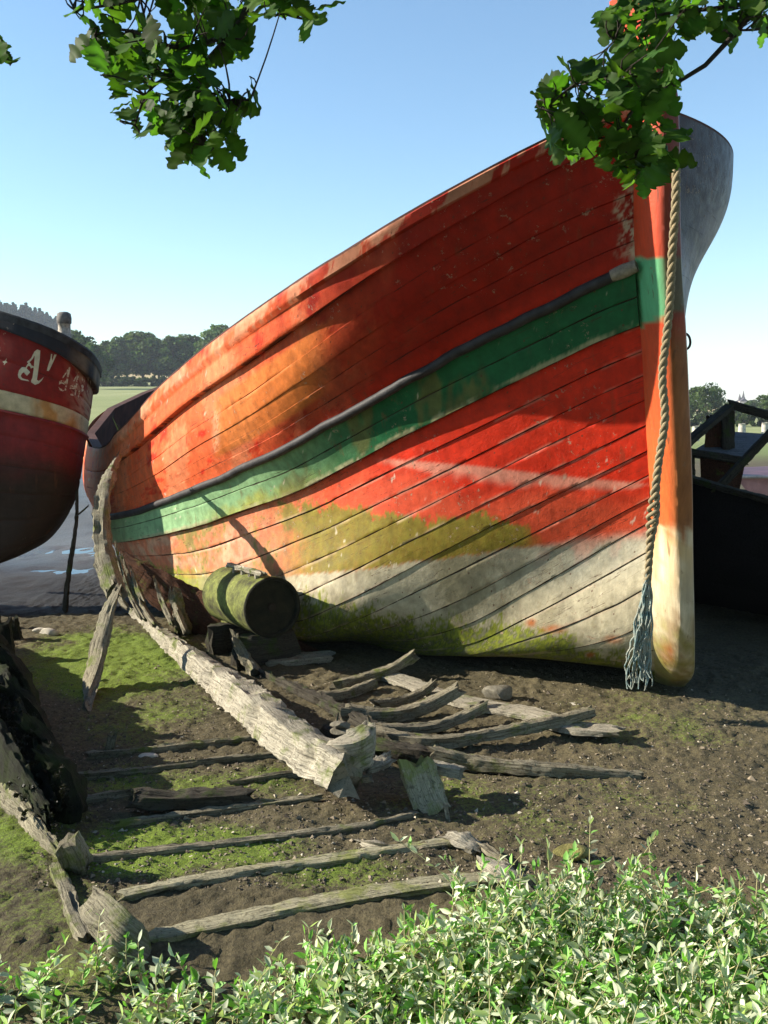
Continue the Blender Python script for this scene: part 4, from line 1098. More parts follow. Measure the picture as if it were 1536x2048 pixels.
# --- stones and shells that stand out
def rock(name, c, size, mat, label, cat="stone", group=None, seed=0):
    bm = bmesh.new(); bmesh.ops.create_icosphere(bm, subdivisions=3, radius=1.0)
    r = np.random.default_rng(seed); D = r.normal(size=(9, 3)); D /= np.linalg.norm(D, axis=1)[:, None]; K = r.uniform(.55, .9, 9)
    for v in bm.verts:
        p = np.array(v.co)
        for d_, k_ in zip(D, K):
            ex = p @ d_ - k_
            if ex > 0: p = p - d_ * ex
        p = p + .05 * (fbm(p[0] * 3 + seed, p[1] * 3, p[2] * 3, 3) - .5)
        v.co = Vector((p * np.array(size)).tolist())
    me = bpy.data.meshes.new(name); bm.to_mesh(me); bm.free(); me.materials.append(mat)
    me.polygons.foreach_set("use_smooth", np.ones(len(me.polygons), bool))
    o = bpy.data.objects.new(name, me); link(o); o.location = Vector(tuple(float(v) for v in c))
    autosmooth(o, 30)
    return tag(o, label, cat, group)
M_STONE = plain_mat("grey_stone", (0.16, 0.145, 0.11), .95, .4, 30, .006)
M_WSTONE = plain_mat("pale_stone", (0.50, 0.46, 0.37), .9, .25, 30, .004)
rock("stone_block", gp(997, 1388, .04), (.10, .08, .06), M_STONE, "squared grey stone block beside the long pale plank", seed=3)
rock("pale_stone", gp(296, 1513, .01), (.05, .035, .016), M_WSTONE, "oval white stone between the two farthest floor timbers", seed=4)
rock("mossy_stone", gp(1142, 1705, .02), (.075, .045, .03), plain_mat("yellow_moss_stone", (0.20, 0.18, 0.06), .95, .4, 25, .006), "yellowish mossy stone just beyond the leafy plants", seed=5)
rock("pale_stone", gp(98, 1266, .02), (.075, .04, .04), M_WSTONE, "pale angular stone at the far edge of the moss on the left", seed=6)
rock("pale_stone", gp(80, 1262, .02), (.06, .03, .025), M_WSTONE, "flat white stone left of the pale angular stone on the mossy edge", seed=7)
rock("pale_stone", gp(395, 1810, .0), (.05, .035, .018), M_WSTONE, "flat pale stone between the two nearest floor timbers", seed=8)
rock("stacked_stone", gp(683, 1462, .17), (.055, .04, .02), M_STONE, "lower flat stone balanced on the keel timber's near end", seed=9)
rock("stacked_stone", gp(680, 1450, .20), (.05, .035, .018), M_STONE, "upper flat stone balanced on the keel timber's near end", seed=10)
rock("pale_stone", gp(1150, 1410, .0), (.05, .03, .014), M_WSTONE, "flat pale stone on the mud between the stone block and the moss", seed=11)

# gravel and shell grit over the mud
def grit(n):
    px = RNG.uniform(60, 1536, n); py = 1330 + 460 * RNG.uniform(0, 1, n) ** 0.8
    P = gp(px, py); P[:, 2] = ground_z(P[:, 0], P[:, 1])
    base = np.array([(1, 0, 0), (-.6, .8, 0), (-.6, -.8, 0), (.1, .1, .7), (.2, -.5, .45)]) 
    Fb = np.array([(0, 1, 3), (1, 2, 3), (2, 4, 3), (4, 0, 3), (2, 0, 4)])
    r = np.exp(RNG.normal(math.log(.0046), .45, n)); a = RNG.uniform(0, 6.28, n)
    c, s = np.cos(a), np.sin(a)
    R = np.zeros((n, 5, 3)); B_ = base[None] + RNG.normal(0, .18, (n, 5, 3))
    R[..., 0] = B_[..., 0] * c[:, None] - B_[..., 1] * s[:, None]; R[..., 1] = B_[..., 0] * s[:, None] + B_[..., 1] * c[:, None]; R[..., 2] = B_[..., 2]
    V = P[:, None] + R * r[:, None, None]
    F = Fb[None] + (np.arange(n) * 5)[:, None, None]
    t = RNG.uniform(0, 1, n); col = np.where((t < .07)[:, None], np.array((.42, .37, .28)), np.where((t < .6)[:, None], np.array((.20, .16, .11)), np.array((.09, .07, .05))))
    col = col * RNG.uniform(.7, 1.2, (n, 1)); C = np.repeat(np.concatenate([col, np.ones((n, 1))], 1)[:, None], 5, 1)
    m = Mat("grit"); m.l(m.attr("Col").outputs["Color"], m.b.inputs["Base Color"]); m.b.inputs["Roughness"].default_value = .9
    return quads_np("gravel", V.reshape(-1, 3), F.reshape(-1, 3), m.m, None, False, {"Col": ("FLOAT_COLOR", C.reshape(-1, 4))})
tag(grit(12000), "fine gravel and shell grit scattered over the brown mud", "gravel", None, "stuff")

# ------------------------------------------------------------------ mossy drum lying by the hull
dc = at(545, 1215, 6.15); db = at(455, 1186, 6.78); ax = db - dc; dl = np.linalg.norm(ax); ax /= dl
drum = thing("rusty_drum", dc - np.array((0, 0, .2)), "mossy metal drum lying on its side against the red boat's bilge", "drum")
m = Mat("algae_metal"); oc = m.coord()
q1 = m.noise(oc, 7, 5, .65); q2 = m.noise(oc, 45, 4, .7)
c = m.mix(m.ramp(q1, [(.35, 0.0), (.6, 1.0)]), (0.035, 0.032, 0.018), (0.17, 0.19, 0.045))
c = m.mix(1.0, c, m.ramp(q2, [(.3, .6), (.7, 1.25)]), 'MULTIPLY')
M_DRUM = m.done(c, .85, m.bump(q2, .006, .8), .25)
R_ = .186
mb = MB(); lathe(mb, dc, [(0, R_ * 1.03), (.03, R_ * 1.04), (.04, R_), (.22, R_), (.235, R_ * 1.025), (.25, R_), (dl - .04, R_), (dl - .02, R_ * 1.03), (dl, R_ * .96)], 48, ax, False)
o = mb.build("drum_body", M_DRUM, drum); autosmooth(o, 35)
mb = MB(); lathe(mb, dc - ax * .003, [(0.035, .02), (.034, R_ * .9), (0.0, R_ * .93), (-.006, R_ * 1.0), (0.0, R_ * 1.035), (.03, R_ * 1.03)], 48, ax)
o = mb.build("drum_end", plain_mat("dark_rusty_end", (0.020, 0.019, 0.010), .95, .5, 14, .006), drum); autosmooth(o, 35)
mb = MB(); lathe(mb, dc - ax * .003, [(.012, .03), (.012, .02), (.035, .018)][::-1], 14, ax); mb.build("bung", plain_mat("bung", (0.035, 0.028, 0.018), .9), drum)
side_ = np.cross(ax, (0, 0, 1)); side_ /= np.linalg.norm(side_)
upd = np.cross(side_, ax)
for k_, lab_ in ((.12, "dark timber baulk propping the open front end of the mossy drum"), (.58, "dark timber baulk propping the far end of the mossy drum")):
    c0 = dc + ax * k_; bot = float((c0 - upd * R_)[2]); hh = bot + .05
    loose("timber_baulk", lab_, "timber", [np.array((c0[0], c0[1], bot - hh / 2 + .005)) - side_ * .20, np.array((c0[0], c0[1], bot - hh / 2 + .005)) + side_ * .20], .13, hh, M_DARK, rough=.012, ragged=.03)
tl0 = dc + upd * (R_ + .03) + ax * .02 - side_ * .05; tl1 = dc + upd * (R_ + .03) + ax * (dl * .8) - side_ * .05
beam("wooden_rail", [tl0, tl1], .05, .03, M_PALE, drum, rough=.01)
for t in (.15, .35, .55, .78):
    p = tl0 + (tl1 - tl0) * t; beam("bracket", [p - upd * .01, p - upd * .06], .03, .02, M_PALE, drum, rough=.005, up=tuple(ax))

# ------------------------------------------------------------------ dark derelict boat behind the bow on the right
rb = thing("derelict_dark_boat", (3.0, 8.0, 0), "dark rotting boat with a broken deckhouse, in the shade behind the red bow", "boat")
near_ = [np.array(p) for p in (at(1290, 925, 8.6), at(1375, 957, 7.75), at(1450, 980, 7.45), at(1536, 1003, 7.2), at(1680, 1045, 6.85), at(1900, 1100, 6.5))]
nr = smooth_path(near_, 60)
far_ = nr + np.array((1.35, 1.5, 0.0)) * np.sin(np.linspace(.05, math.pi - .02, 60))[:, None]
far_[:, 2] -= .48 * np.sin(np.linspace(.05, math.pi - .02, 60)) ** .5
rows = []
for f_, zf in ((0, 1), (-.02, .85), (.02, .55), (.12, .25), (.3, 0.0), (.5, -.08)):
    r_ = lerp(nr, far_, f_); r_[:, 2] = nr[:, 2] * zf + (0 if zf > 0 else -.02); rows.append(r_)
for f_, zf in ((.7, 0), (.88, .25), (.98, .55), (1.02, .85), (1.0, 1.0)):
    r_ = lerp(nr, far_, f_); r_[:, 2] = far_[:, 2] * zf; rows.append(r_)
rr = np.stack(rows, 1)
M_BLACK = wood_mat("tarred_wood", (0.006, 0.006, 0.007), (0.020, 0.019, 0.018), 0.0)
quads_np("hull", rr, grid_faces(60, len(rows)), M_BLACK, rb, True, {"grain": ("FLOAT_VECTOR", rr)})
beam("gunwale", [p + np.array((0, 0, .01)) for p in nr[::6]], .08, .05, M_DARK, rb, rough=.01)
beam("gunwale", [p + np.array((0, 0, .01)) for p in far_[::6]], .08, .05, M_DARK, rb, rough=.01)
M_BLUEW = wood_mat("wet_dark_boards", (0.05, 0.052, 0.058), (0.20, 0.205, 0.22), 0.0)
def rbm(name, a, b, w_, h_, mt=M_DARK, **kw): return beam(name, [np.array(at(*a)), np.array(at(*b))], w_, h_, mt, rb, rough=.008, **kw)
rbm("roof_beam", (1366, 893, 8.0), (1462, 811, 8.2), .10, .05)
rbm("roof_beam", (1458, 808, 8.2), (1590, 846, 8.0), .07, .07)
rbm("roof_beam", (1428, 985, 7.55), (1560, 845, 7.5), .09, .06)
rbm("post", (1455, 822, 8.2), (1456, 898, 8.15), .10, .06, up=(0, -1, 0))
rbm("post", (1432, 835, 8.25), (1428, 902, 8.2), .16, .03, M_BROWN, up=(0, -1, 0))
sl = [at(1383, 903, 8.1), at(1452, 862, 8.6), at(1535, 868, 8.5), at(1490, 918, 7.9)]
top_ = np.array(sl); cc = top_.mean(0)
V = np.concatenate([top_, top_ - np.array((0, 0, .05))]); mb = MB()
mb.add(V, [(0, 1, 2, 3), (7, 6, 5, 4), (0, 4, 5, 1), (1, 5, 6, 2), (2, 6, 7, 3), (3, 7, 4, 0)]); mb.build("hatch_top", M_BLUEW, rb, False)
rbm("hatch_edge", (1378, 904, 8.0), (1492, 922, 7.85), .06, .06)
fb = [at(1400, 915, 8.05), at(1490, 928, 7.9), at(1478, 985, 7.9), at(1402, 972, 8.05)]
V = np.array(fb); V = np.concatenate([V, V + np.array((0.02, .06, 0))]); mb = MB()
mb.add(V, [(0, 1, 2, 3), (7, 6, 5, 4), (0, 4, 5, 1), (1, 5, 6, 2), (2, 6, 7, 3), (3, 7, 4, 0)]); mb.build("cabin_front", M_BROWN, rb, False)
rbm("post", (1382, 912, 8.05), (1384, 960, 8.0), .05, .05, up=(0, -1, 0))
# small pink-sided boat beyond
pk = thing("small_pink_boat", at(1510, 985, 12.0), "small boat with a faded pink side, half hidden beyond the dark derelict boat", "boat")
mb = MB()
b_ = [at(1474, 957, 12.0), at(1600, 957, 12.2), at(1600, 985, 12.2), at(1492, 981, 12.0)]
deck_ = [at(1482, 935, 14.0), at(1610, 930, 14.2)]
V = np.array(b_ + [p for p in deck_] + [b_[3] + np.array((0.2, 1.2, -.4)), b_[2] + np.array((0.2, 1.2, -.4)), b_[3] + np.array((.1, 0, -.45)), b_[2] + np.array((.1, 0, -.45))])
mb.add(V[[0, 1, 2, 3, 8, 9]], [(0, 1, 2, 3), (3, 2, 5, 4)]); mb.build("hull", plain_mat("faded_pink", (0.52, 0.22, 0.17), .7, .2, 5), pk, False)
mb = MB(); mb.add(V[[0, 4, 5, 1]] + np.array((0, 0, .003)), [(0, 1, 2, 3)]); mb.build("deck", plain_mat("maroon_deck", (0.10, 0.045, 0.06), .5, .4, 6), pk, False)
mb = MB(); mb.tube([V[0] + np.array((0, -.01, .02)), V[1] + np.array((0, -.01, .02))], .02, 6, 6); mb.build("rail", plain_mat("pale_rail", (0.55, 0.42, 0.36), .7), pk)

# pale mooring posts on the far bank
M_POST = plain_mat("pale_post", (0.50, 0.46, 0.40), .9, .4, 12)
for i, (px_, py0, py1, w_, lab) in enumerate(((1391, 868, 852, .13, "short pale mooring post seen left of the sloping deckhouse beam"), (1484, 872, 847, .14, "pale mooring post standing above the derelict boat's hatch"), (1530, 872, 845, .13, "pale mooring post nearest the right edge beyond the hatch"))):
    b0 = at(px_, py0 + 14, 34); t0 = at(px_, py1, 34)
    mb = MB(); mb.tube([b0, (b0 + t0) / 2, t0], [w_, w_ * .95, w_ * .8], 9, 8)
    tag(mb.build("mooring_post", M_POST), lab, "post", "mooring posts on the far bank")

# ------------------------------------------------------------------ oak branches overhead
M_OAK = leaf_mat("oak_leaf", (0.030, 0.066, 0.013), (0.085, 0.225, 0.012), rough=.6, spec=.15)
M_TWIG = wood_mat("twig_bark", (0.03, 0.025, 0.02), (0.13, 0.11, 0.09))
def oak_leaf(ln):
    """lobed leaf along +x, about LN long: mid-rib row plus two edge rows"""
    n = 33; t = np.linspace(0, 1, n)
    env = 0.30 * np.sin(np.clip(t, 0, 1) ** 1.2 * math.pi * .95 + .04) ** .75
    nl = RNG.choice([4.5, 5.0, 5.5]); sh = RNG.uniform(0, .25)
    def edge(o):
        f = np.abs(np.sin(math.pi * nl * (t + o)))
        return env * (.56 + .52 * f ** .65) * RNG.uniform(.85, 1.12) * (1 + .06 * RNG.normal(size=n))
    wl_, wr_ = edge(sh * .3), edge(sh * .3 + RNG.uniform(-.04, .04))
    fw = .10 * env
    z = -0.18 * t ** 2 * RNG.uniform(-.5, 1.4)
    cup = RNG.uniform(-.15, .35)
    mid = np.stack([t, 0 * t, z], -1)
    l_ = np.stack([t + fw, wl_, z + cup * wl_ + .03 * np.sin(t * 19)], -1); r_ = np.stack([t + fw, -wr_, z + cup * wr_ + .03 * np.cos(t * 17)], -1)
    V = np.stack([l_, mid, r_], 1).reshape(-1, 3) * ln
    return V, grid_faces(n, 3)
def branch(name, label, twigs, regions, dep, nleaf, lsize, seed, extra=()):
    global RNG
    RNG = np.random.default_rng(seed)
    t0 = at(*twigs[0][0])
    br = bpy.data.objects.new(name, None); br.location = Vector(t0.tolist()); br.empty_display_size = 0.1
    link(br, OAK); br["label"] = label
    LIMBS.append(t0)
    mb = MB()
    paths = []
    for tw in twigs:
        r0, r1 = tw[-1]; P = [at(*p) for p in tw[:-1]]
        mb.tube(P, [r0, r1], 7, 24); paths.append(smooth_path(P, 24))
    allp = np.concatenate(paths)
    VV, FF, CC, n = [], [], [], 0
    def add_leaf(c, size):
        nonlocal n
        V, F = oak_leaf(size)
        # hang: direction mostly down and outwards, from the nearest twig
        j = int(np.argmin(np.linalg.norm(allp - c, axis=1))); out = c - allp[j]; out /= np.linalg.norm(out) + 1e-6
        x = out * .8 + RNG.normal(0, .45, 3) + np.array((0, 0, -.45)); x /= np.linalg.norm(x)
        zz = RNG.normal(0, .6, 3) + np.array((-.25, -.35, .8)); zz -= x * (zz @ x); zz /= np.linalg.norm(zz); y = np.cross(zz, x)
        V = V @ np.stack([x, y, zz]) + c - x * size * .5
        VV.append(V); FF.append(F + n); n += len(V)
        k = RNG.uniform(.5, 1.35); cl_ = np.tile((k * RNG.uniform(.85, 1.25), k, k * RNG.uniform(.7, 1.1), 1), (len(V), 1)); cl_[1::3, :3] *= 1.5; CC.append(cl_)
        # petiole
        p0 = c - x * size * .5
        if RNG.uniform() < .8: mb.tube([allp[j], (allp[j] + p0) / 2 + RNG.normal(0, .01, 3), p0], [.0022, .0012], 4, 5, False)
    cnt = 0
    for (poly, share) in regions:
        poly = np.array(poly, float); lo, hi = poly.min(0), poly.max(0)
        k = 0; m_ = int(nleaf * share); tries = 0
        while k < m_ and tries < 9000:
            tries += 1
            q = RNG.uniform(lo, hi); ins = False
            for i in range(len(poly)):
                a, b = poly[i], poly[i - 1]
                if (a[1] > q[1]) != (b[1] > q[1]) and q[0] < (b[0] - a[0]) * (q[1] - a[1]) / (b[1] - a[1]) + a[0]: ins = not ins
            if ins:
                add_leaf(at(q[0], q[1], dep + RNG.normal(0, .10)), lsize * RNG.uniform(.62, 1.15)); k += 1
    for (x, y, dd) in extra: add_leaf(at(x, y, dd), lsize)
    mb.build("twig", M_TWIG, br)
    quads_np("leaves", np.concatenate(VV), np.concatenate(FF), M_OAK, br, True, {"Col": ("FLOAT_COLOR", np.concatenate(CC))})
    return br
OAK = thing("oak_tree", (0.9, -3.2, 0.0), "oak tree on the bank whose leafy lobed branches hang into the top of the sky", "tree")
LIMBS = []
branch("branch", "leafy branch hanging into the upper left of the sky", [
    [(700, -900, 2.3), (600, -400, 2.2), (520, -60, 2.1), (470, 60, 2.08), (400, 140, 2.05), (380, 190, 2.05), (410, 290, 2.03), (0.020, .003)],
    [(520, -60, 2.1), (560, 20, 2.1), (620, 40, 2.1), (.006, .002)], [(470, 60, 2.08), (330, 90, 2.0), (250, 60, 2.0), (190, 70, 2.0), (.006, .002)],
    [(480, -120, 2.1), (330, -20, 2.05), (220, 10, 2.0), (150, 20, 2.0), (.006, .002)], [(400, 140, 2.05), (300, 180, 2.0), (270, 250, 2.0), (.004, .002)], [(380, 190, 2.05), (440, 200, 2.0), (500, 200, 2.0), (.004, .002)]],
    [([(130, -60), (640, -60), (640, 40), (560, 30), (480, 90), (330, 110), (190, 60), (140, 10)], .40), ([(170, 60), (330, 80), (320, 160), (190, 130)], .10), ([(220, 120), (330, 120), (330, 270), (250, 260)], .13),
     ([(330, 160), (410, 180), (510, 190), (480, 250), (460, 270), (420, 310), (370, 300), (330, 250)], .30), ([(330, 90), (470, 90), (470, 130), (400, 190), (340, 170)], .07)],
    2.05, 215, .075, 11, [(600, 10, 2.05), (635, 35, 2.05), (612, 55, 2.0), (575, 5, 2.1), (520, 20, 2.1), (655, 10, 2.1), (470, 195, 2.0), (500, 205, 2.0), (515, 190, 2.05), (480, 235, 2.0), (440, 215, 2.0), (470, 290, 2.0), (440, 310, 2.05), (400, 330, 2.0),
     (430, 270, 2.1), (380, 290, 2.1), (350, 270, 2.0), (410, 240, 2.0), (360, 310, 2.0), (150, 20, 2.0), (160, 90, 2.0), (185, 110, 2.0), (450, 100, 2.1), (480, 80, 2.1)])
branch("branch", "leafy branch hanging in front of the red boat's bow", [
    [(2300, -500, 2.6), (1800, -150, 2.4), (1530, 0, 2.25), (1440, 100, 2.2), (1360, 165, 2.2), (1290, 190, 2.2), (1240, 260, 2.2), (.019, .003)],
    [(1530, 0, 2.25), (1400, 20, 2.2), (1290, 40, 2.2), (1230, 80, 2.2), (.006, .002)], [(1360, 165, 2.2), (1250, 150, 2.15), (1150, 170, 2.15), (1090, 220, 2.15), (.005, .002)],
    [(1240, 260, 2.2), (1280, 330, 2.2), (1290, 370, 2.2), (.003, .002)], [(1600, 20, 2.3), (1500, 60, 2.2), (1450, 60, 2.2), (.005, .002)], [(1700, -80, 2.3), (1500, -40, 2.2), (1330, -30, 2.2), (.006, .002)]],
    [([(1090, 150), (1200, 120), (1200, 280), (1150, 320), (1090, 290), (1080, 220)], .20), ([(1200, 20), (1330, 0), (1350, 180), (1320, 250), (1220, 260), (1210, 120)], .30),
     ([(1240, -60), (1536, -60), (1536, 90), (1420, 70), (1320, 40), (1240, 20)], .26), ([(1180, 250), (1350, 230), (1350, 330), (1290, 370), (1190, 320)], .22)],
    2.2, 250, .084, 23)
branch("branch", "drooping twig tip at the edge of the sky beside the leafy branch", [[(-500, -200, 2.2), (-150, 0, 2.1), (-30, 70, 2.05), (10, 110, 2.05), (.006, .002)]], [([(-60, 60), (0, 90), (30, 130), (-20, 130)], 1.0)], 2.05, 8, .085, 31)

# unseen trunk, limbs and crown of the oak, added behind the photographer to block skylight
mb = MB()
ob = np.array((0.9, -3.2, 0.0))
mb.tube([ob + (0, 0, -.3), ob + (.05, .1, 1.4), ob + (-.05, .2, 3.0), ob + (0.1, .1, 6.0)], [.42, .30, .24, .10], 14, 24)
for p in LIMBS:
    mb.tube([ob + (0, .15, 2.9 + .25 * (p[2] > 4)), (ob + p) / 2 + np.array((0, 0, 2.2)), p], [.13, .07, .022], 9, 20)
for a_ in np.linspace(0, 6.28, 7)[:-1]:
    mb.tube([ob + (0, .1, 3.6), ob + (2.2 * math.cos(a_), 2.0 * math.sin(a_), 5.0), ob + (3.8 * math.cos(a_), 3.6 * math.sin(a_), 6.2)], [.12, .03], 8, 14)
mb.build("trunk", M_TWIG, OAK)
V, F, C = crown_mesh(411, 10.5, 6.3, 3.6, nclump=130, nleaf=150, ls=.18)
V = V * np.array((1.75, .88, 1)) + ob  # crown stretched sideways to cut more skylight and darken the shadows
keep = (V.reshape(-1, 4, 3)[..., 1].max(1) < 2.6 + .0 * V.reshape(-1, 4, 3)[..., 0].max(1)) & (V.reshape(-1, 4, 3)[..., 2].min(1) > 3.2)
F = F[keep]; idx_ = F.ravel()
quads_np("crown", V[idx_], np.arange(len(idx_)).reshape(-1, 4), M_OAK, OAK, False, {"Col": ("FLOAT_COLOR", C[idx_])})

# ------------------------------------------------------------------ trees beyond
M_CROWN = leaf_mat("tree_foliage", (0.085, 0.130, 0.045), (0.07, 0.12, 0.02), rough=.7, spec=.15)
M_CONIF = leaf_mat("conifer_foliage", (0.030, 0.060, 0.035), (0.02, 0.04, 0.02), rough=.8, spec=.1)
M_BARK = plain_mat("tree_bark", (0.07, 0.055, 0.04), .95, .3, 3)
def make_tree(name, label, cat, loc, h, r, z0, mat, seed, group, cone=False, **kw):
    t = thing(name, (0, 0, 0), label, cat, group)
    g = np.random.default_rng(seed + 100)
    mb = MB(); mb.tube([(0, 0, -.5), (g.normal(0, .02) * h, 0, h * .35), (g.normal(0, .02) * h, g.normal(0, .02) * h, h * .8)], [h * .028, h * .02, h * .006], 8, 10)
    for i in range(0 if cone else 6):
        a = g.uniform(0, 6.28); zb = g.uniform(.3, .6) * h; mb.tube([(0, 0, zb), (math.cos(a) * r * .35, math.sin(a) * r * .35, zb + .12 * h), (math.cos(a) * r * .75, math.sin(a) * r * .75, zb + .22 * h)], [h * .011, h * .004], 6, 8)
    mb.build("trunk", M_BARK, t)
    V, F, C = crown_mesh(seed, h, r, z0, cone=cone, **kw)
    quads_np("crown", V, F, mat, t, False, {"Col": ("FLOAT_COLOR", C)})
    t.location = Vector(tuple(float(v) for v in loc))
    return t
def spot(px, y):
    x = (px - 768) / FPX * y
    return (x, y, gz(x, y))
def put_tree(src, px, y, top_py, h0, rz, label, group, wide=1.0):
    o = copy_tree(src)
    x, yy, z = spot(px, y)
    o.location = (x, yy, z - .2)
    ht = float(at(px, top_py, y)[2]) - z
    s = ht / h0
    o.scale = (s * wide, s * wide, s); o.rotation_euler = (0, 0, rz)
    tag(o, label, None, group)
    return o
# master trees, one of each kind, then copies
row = [(228, 268, 672), (262, 272, 662), (292, 270, 660), (322, 274, 671), (352, 268, 668), (384, 272, 666), (415, 270, 671), (452, 268, 644), (492, 272, 655)]
grp = "row of trees beyond the green field"
kinds = [make_tree("field_tree", "dark leafy tree in the row beyond the green field", "tree", (0, 0, 0), 12.0, 5.2, 2.0, M_CROWN, 50 + i, grp, nclump=44 + 5 * i, nleaf=150) for i in range(3)]
labs = {0: "leftmost tree of the row beyond the green field", 2: "tallest round-topped tree in the row beyond the green field", 7: "tree whose pale top just shows above the red boat's rail"}
for i, (px_, y_, tp_) in enumerate(row):
    src = kinds[i % 3]
    if i < 3:
        x, yy, z = spot(px_, y_); ht = float(at(px_, tp_, y_)[2]) - z; s = ht / 12.0
        src.location = (x, yy, z - .2); src.scale = (s * 1.15, s * 1.15, s); o = src
    else:
        o = put_tree(src, px_, y_, tp_, 12.0, i * 1.3, "dark leafy tree in the row beyond the green field", grp, 1.15)
    o["label"] = labs.get(i, "dark leafy tree in the row beyond the green field")
for i, (px_, y_, tp_) in enumerate(((172, 200, 668), (196, 210, 690), (150, 205, 655))):
    o = put_tree(kinds[i], px_, y_, tp_, 12.0, 2.0 + i, "dark tree showing just behind the end of the left boat", "dark trees behind the left boat", 1.0)
# hedge under the row
hV, hF, hC, n_ = [], [], [], 0
for i in range(60):
    px_ = 170 + i * 5.6; y_ = 258 + RNG.normal(0, 1.5); x, yy, z = spot(px_, y_)
    V, F, C = crown_mesh(900 + i, 2.6 + RNG.uniform(-.4, .6), 1.6, -.3, nclump=6, nleaf=60, ls=.35)
    hV.append(V + np.array((x, yy, z))); hF.append(F + n_); hC.append(C); n_ += len(V)
hd = quads_np("hedge", np.concatenate(hV), np.concatenate(hF), M_CROWN, None, False, {"Col": ("FLOAT_COLOR", np.concatenate(hC) * .7)})
tag(hd, "dark hedge along the far edge of the green field", "hedge")
# conifers on the ridge
cf = make_tree("conifer_tree", "small distant conifer on the wooded ridge above the left boat", "tree", (0, 0, 0), 14.0, 3.0, 0.5, M_CONIF, 77, "conifers on the ridge", True, nclump=60, nleaf=40, ls=.75)
first = True
for i in range(70):
    px_ = -60 + i * 2.7 + RNG.normal(0, 2); y_ = 640 + RNG.uniform(-30, 30)
    tp_ = np.interp(px_, [-60, 0, 60, 112, 140], [595, 606, 617, 632, 650]) + RNG.normal(0, 5)
    if first:
        o = cf; x, yy, z = spot(px_, y_); s = (float(at(px_, tp_, y_)[2]) - z) / 14; o.location = (x, yy, z - .3); o.scale = (max(s, .5),) * 3; first = False
    else:
        o = put_tree(cf, px_, y_, tp_, 14.0, i * .7, "small distant conifer on the wooded ridge above the left boat", "conifers on the ridge", 1.1)
        if o.scale[2] < .6: o.scale = (.7, .7, .7)
# trees on the right
pine = make_tree("pine_tree", "large spreading pine right of the red boat's stem", "tree", (0, 0, 0), 9.0, 4.2, 1.2, M_CROWN, 61, None, nclump=34, nleaf=190, ls=.26)
x, yy, z = spot(1404, 150); s = (float(at(1404, 758, 150)[2]) - z) / 9.0; pine.location = (x, yy, z - .2); pine.scale = (s * .95, s * .95, s)
for i, (px_, y_, tp_, lb) in enumerate(((1352, 165, 775, "dark tree half hidden by the red boat's stem"), (1462, 200, 800, "low rounded tree right of the large pine"), (1500, 230, 797, "low tree on the far bank below the church"), (1522, 260, 803, "small tree between the church and the right edge"), (1548, 150, 778, "pine crown cut by the right edge of the photo"), (1440, 180, 812, "bushy tree at the foot of the large pine"), (1590, 200, 800, "tree beyond the right edge"))):
    if i == 6: continue
    put_tree(kinds[i % 3], px_, y_, tp_, 12.0, i * 1.1, lb, None, 1.25)
# dark far-bank hedge on the right
hV, hF, hC, n_ = [], [], [], 0
for i in range(40):
    px_ = 1330 + i * 8; y_ = 140 + RNG.normal(0, 2); x, yy, z = spot(px_, y_)
    V, F, C = crown_mesh(1900 + i, 2.2 + RNG.uniform(-.3, .4), 1.2, -.3, nclump=6, nleaf=60, ls=.22)
    hV.append(V + np.array((x, yy, z))); hF.append(F + n_); hC.append(C); n_ += len(V)
hd = quads_np("hedge", np.concatenate(hV), np.concatenate(hF), M_CROWN, None, False, {"Col": ("FLOAT_COLOR", np.concatenate(hC) * .6)})
tag(hd, "dark hedge along the far bank on the right", "hedge")
# church far off
cx, cy = (1480 - 768) / FPX * 520, 520
cz = float(at(1480, 822, 520)[2]); px1 = FPX / 520
ch = thing("church", (cx, cy, cz), "distant white church with two thin dark spires above the trees", "church")
M_WALL = plain_mat("white_wall", (0.62, 0.58, 0.52), .9, .1, 1); M_SLATE = plain_mat("slate", (0.10, 0.09, 0.10), .7, .2, 1)
hw = lambda p: float(at(1480, p, 520)[2]) - cz
mb = MB(); mb.box((cx, cy, cz + hw(803) / 2), (4.6, 6, hw(803))); mb.build("wall", M_WALL, ch, False)
mb = MB(); lathe(mb, (cx + .5, cy, cz), [(hw(803), 1.1), (hw(795), 1.0), (hw(794), .7), (hw(781), .05)], 8); mb.build("spire", M_SLATE, ch, False)
mb = MB(); lathe(mb, (cx - 1.4, cy, cz), [(hw(803), .8), (hw(796), .7), (hw(787), .05)], 8); mb.build("spire", M_SLATE, ch, False)
mb = MB(); V = np.array([(-2.4, -3.1, 0), (2.4, -3.1, 0), (0, -3.1, 1.8), (-2.4, 3.1, 0), (2.4, 3.1, 0), (0, 3.1, 1.8)]) + np.array((cx, cy, cz + hw(803)))
mb.add(V, [(0, 1, 2), (3, 5, 4), (0, 2, 5, 3), (1, 4, 5, 2)]); mb.build("roof", M_SLATE, ch, False)

